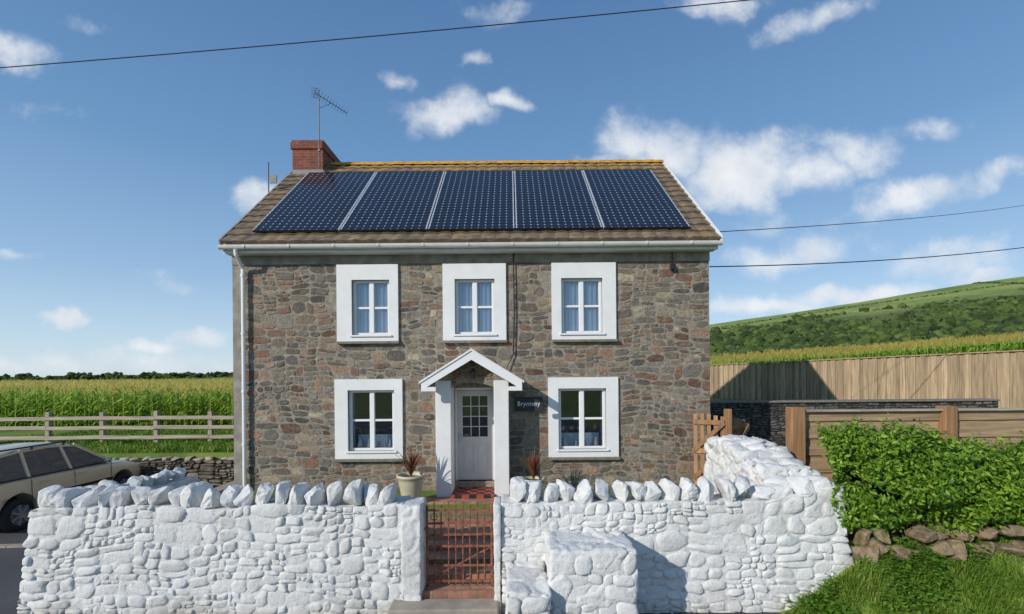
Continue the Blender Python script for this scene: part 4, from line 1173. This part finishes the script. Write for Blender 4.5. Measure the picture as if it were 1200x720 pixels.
while x<8.2:
    w=U(.07,.22)
    m=M(); rock_mesh(m,(x+w,6.42+U(-.10,.05),U(-.10,.0)),(w,.18,U(.08,.18)),(U(-.3,.3),U(-.4,.4),U(-.6,.6)),14,sm=1); m.build('boulder',M_BOULD,rw)
    if R()<.8:
        m=M(); rock_mesh(m,(x+w*1.6,6.46+U(-.06,.04),U(.10,.20)),(w*.8,.16,U(.06,.13)),(U(-.3,.3),U(-.4,.4),U(-.6,.6)),14,sm=1); m.build('boulder',M_BOULD,rw)
    x+=w*1.7

def wire(pts_a,pts_b,sag,r,label,nm='overhead_cable'):
    a=Vector(pts_a); b=Vector(pts_b); P=[]
    for i in range(33):
        t=i/32; p=a.lerp(b,t); p.z-= sag*4*t*(1-t); P.append(p)
    m=M(); m.tube(P,r,6); m.build(nm,M_BLACK,None,label=label,category='cable')
wire((-13.5,8,7.22),(9,8,9.06),.12,.008,'thin black overhead power cable crossing the sky above the house')
wire((4.15,10.0,4.55),(19.5,14.5,6.62),.25,.012,'black service cable running from the house wall')
wire((4.3,9.9,5.25),(42,32,15.0),.5,.009,'thin black telephone cable leading away from the eaves')

# ------------------------------------------------------------------ world
sunv=Vector((-1,-.85,.65)).normalized(); el_=math.asin(sunv.z); az=math.atan2(sunv.x,sunv.y)
w=bpy.data.worlds.new('World'); scene.world=w; w.use_nodes=True
T=w.node_tree; T.nodes.clear()
def nn(typ,**k):
    n=T.nodes.new(typ)
    for a,v in k.items(): setattr(n,a,v)
    return n
def L(a,b): T.links.new(a,b)
def wm(op,a,b=0.0,clamp=False):
    m=nn('ShaderNodeMath',operation=op); m.use_clamp=clamp
    for inp,v in ((m.inputs[0],a),(m.inputs[1],b)):
        if hasattr(v,'is_output'): L(v,inp)
        else: inp.default_value=v
    return m.outputs[0]
sky=nn('ShaderNodeTexSky',sky_type='NISHITA'); sky.sun_disc=False; sky.sun_elevation=el_; sky.sun_rotation=az%(2*math.pi)
sky.air_density=1.0; sky.dust_density=.3; sky.ozone_density=2.0
bg=nn('ShaderNodeBackground'); bg.inputs[1].default_value=.12
tc=nn('ShaderNodeTexCoord'); sp=nn('ShaderNodeSeparateXYZ'); L(tc.outputs['Generated'],sp.inputs[0])
gr=nn('ShaderNodeValToRGB'); E=gr.color_ramp.elements
stops=[(0,(5.2,6.4,7.4)),(.06,(4.4,5.9,7.3)),(.18,(2.7,4.35,6.5)),(.38,(1.30,2.75,5.0)),(.62,(.78,1.85,3.85)),(1,(.5,1.3,3.0))]
while len(E)<len(stops): E.new(.5)
for e_,(p_,c_) in zip(E,stops): e_.position=p_; e_.color=(*c_,1)
L(sp.outputs[2],gr.inputs[0])
mxs=nn('ShaderNodeMix',data_type='RGBA'); mxs.inputs[0].default_value=.78; L(sky.outputs[0],mxs.inputs[6]); L(gr.outputs[0],mxs.inputs[7]); L(mxs.outputs[2],bg.inputs[0])
yy=wm('MAXIMUM',sp.outputs[1],.05); u=wm('DIVIDE',sp.outputs[0],yy); v=wm('DIVIDE',sp.outputs[2],yy)
uv=nn('ShaderNodeCombineXYZ'); L(u,uv.inputs[0]); L(v,uv.inputs[1])
n1=nn('ShaderNodeTexNoise'); n1.inputs['Scale'].default_value=6.5; n1.inputs['Detail'].default_value=10; n1.inputs['Roughness'].default_value=.64; L(uv.outputs[0],n1.inputs['Vector'])
dist=nn('ShaderNodeVectorMath',operation='MULTIPLY_ADD'); n0=nn('ShaderNodeTexNoise'); n0.inputs['Scale'].default_value=8; n0.inputs['Detail'].default_value=6; L(uv.outputs[0],n0.inputs['Vector'])
L(n0.outputs['Color'],dist.inputs[0]); dist.inputs[1].default_value=(.16,.10,0); L(uv.outputs[0],dist.inputs[2])
CL=[(530,130,62,32,0,1.05),(602,122,32,16,5,.9),(560,70,24,15,0,.65),(590,12,60,20,0,.6),(850,6,60,22,5,.85),(970,20,78,24,-20,.85),
 (790,172,95,50,10,1.1),(870,205,110,54,-5,1.2),(935,208,74,36,0,1.0),(830,232,66,30,0,.9),(1000,178,95,32,10,.75),(1080,154,66,22,-10,.75),(700,185,70,14,0,.6),
 (1060,232,115,26,-12,.85),(1180,205,70,20,-10,.65),(930,296,130,30,-8,.8),(1130,302,140,34,-8,.75),(1000,346,130,18,-4,1.0),(900,362,110,16,0,.9),(1150,322,80,18,0,.85),(900,260,80,16,-10,.5),
 (75,375,44,12,0,1.0),(15,52,54,30,20,.8),(310,226,50,32,0,.95),(240,395,50,16,0,.85),(185,406,50,12,0,.8),(120,425,220,22,0,.7),(70,130,70,18,10,.35),(470,90,34,14,0,.55),(20,298,34,9,0,.5),(0,425,90,18,0,.75),(110,35,70,16,15,.35),(200,330,80,16,0,.35)]
acc=None
for (px,py,rx,ry,rot,wt) in CL:
    mp=nn('ShaderNodeMapping',vector_type='TEXTURE')
    mp.inputs['Location'].default_value=((px-600)/560+.08,(438-py-(px-600)*.0087)/560+.05,0); mp.inputs['Rotation'].default_value=(0,0,math.radians(-rot)); mp.inputs['Scale'].default_value=(rx/560*1.35,ry/560*1.35,1)
    L(dist.outputs[0],mp.inputs['Vector']); ln=nn('ShaderNodeVectorMath',operation='LENGTH'); L(mp.outputs[0],ln.inputs[0])
    mr=nn('ShaderNodeMapRange',interpolation_type='SMOOTHSTEP'); mr.inputs['From Min'].default_value=0; mr.inputs['From Max'].default_value=1; mr.inputs['To Min'].default_value=wt; mr.inputs['To Max'].default_value=0
    L(ln.outputs['Value'],mr.inputs['Value'])
    acc=mr.outputs[0] if acc is None else wm('MAXIMUM',acc,mr.outputs[0])
dens=wm('ADD',acc,wm('MULTIPLY',wm('SUBTRACT',n1.outputs['Fac'],.5),1.9))
mr=nn('ShaderNodeMapRange',interpolation_type='SMOOTHSTEP'); mr.inputs['From Min'].default_value=.18; mr.inputs['From Max'].default_value=1.1; mr.inputs['To Max'].default_value=.96; L(dens,mr.inputs['Value'])
D=wm('MULTIPLY',mr.outputs[0],wm('GREATER_THAN',sp.outputs[1],.06)); D=wm('MULTIPLY',D,wm('GREATER_THAN',sp.outputs[2],0.0)); D=wm('MULTIPLY',D,wm('MULTIPLY',acc,4.0,True))
bc=nn('ShaderNodeBackground'); bc.inputs[1].default_value=1.0
cr=nn('ShaderNodeValToRGB'); cr.color_ramp.elements[0].position=.38; cr.color_ramp.elements[0].color=(.88,.90,.93,1); cr.color_ramp.elements[1].position=.66; cr.color_ramp.elements[1].color=(.66,.73,.82,1)
n2=nn('ShaderNodeTexNoise'); n2.inputs['Scale'].default_value=9; n2.inputs['Detail'].default_value=5; L(uv.outputs[0],n2.inputs['Vector']); L(n2.outputs['Fac'],cr.inputs[0]); L(cr.outputs[0],bc.inputs[0])
mx=nn('ShaderNodeMixShader'); L(D,mx.inputs[0]); L(bg.outputs[0],mx.inputs[1]); L(bc.outputs[0],mx.inputs[2])
ow=nn('ShaderNodeOutputWorld'); L(mx.outputs[0],ow.inputs[0])
sun=bpy.data.lights.new('sun','SUN'); sun.energy=3.7; sun.angle=math.radians(.5); sun.color=(1,.95,.87)
so=bpy.data.objects.new('sun',sun); link(so); so.rotation_euler=sunv.to_track_quat('Z','Y').to_euler(); so.location=(-20,-17,20)

cam=bpy.data.cameras.new('camera'); co=bpy.data.objects.new('camera',cam); link(co)
co.location=(0,0,2.35); co.rotation_euler=(math.radians(90),math.radians(.5),0); cam.lens=16.8; cam.sensor_width=36; cam.shift_y=.065; cam.clip_end=6000; cam.clip_start=.05
scene.camera=co
scene.view_settings.view_transform='Standard'; scene.view_settings.look='None'; scene.view_settings.exposure=0
for o in bpy.data.objects:
    if 'base' in o: del o['base']
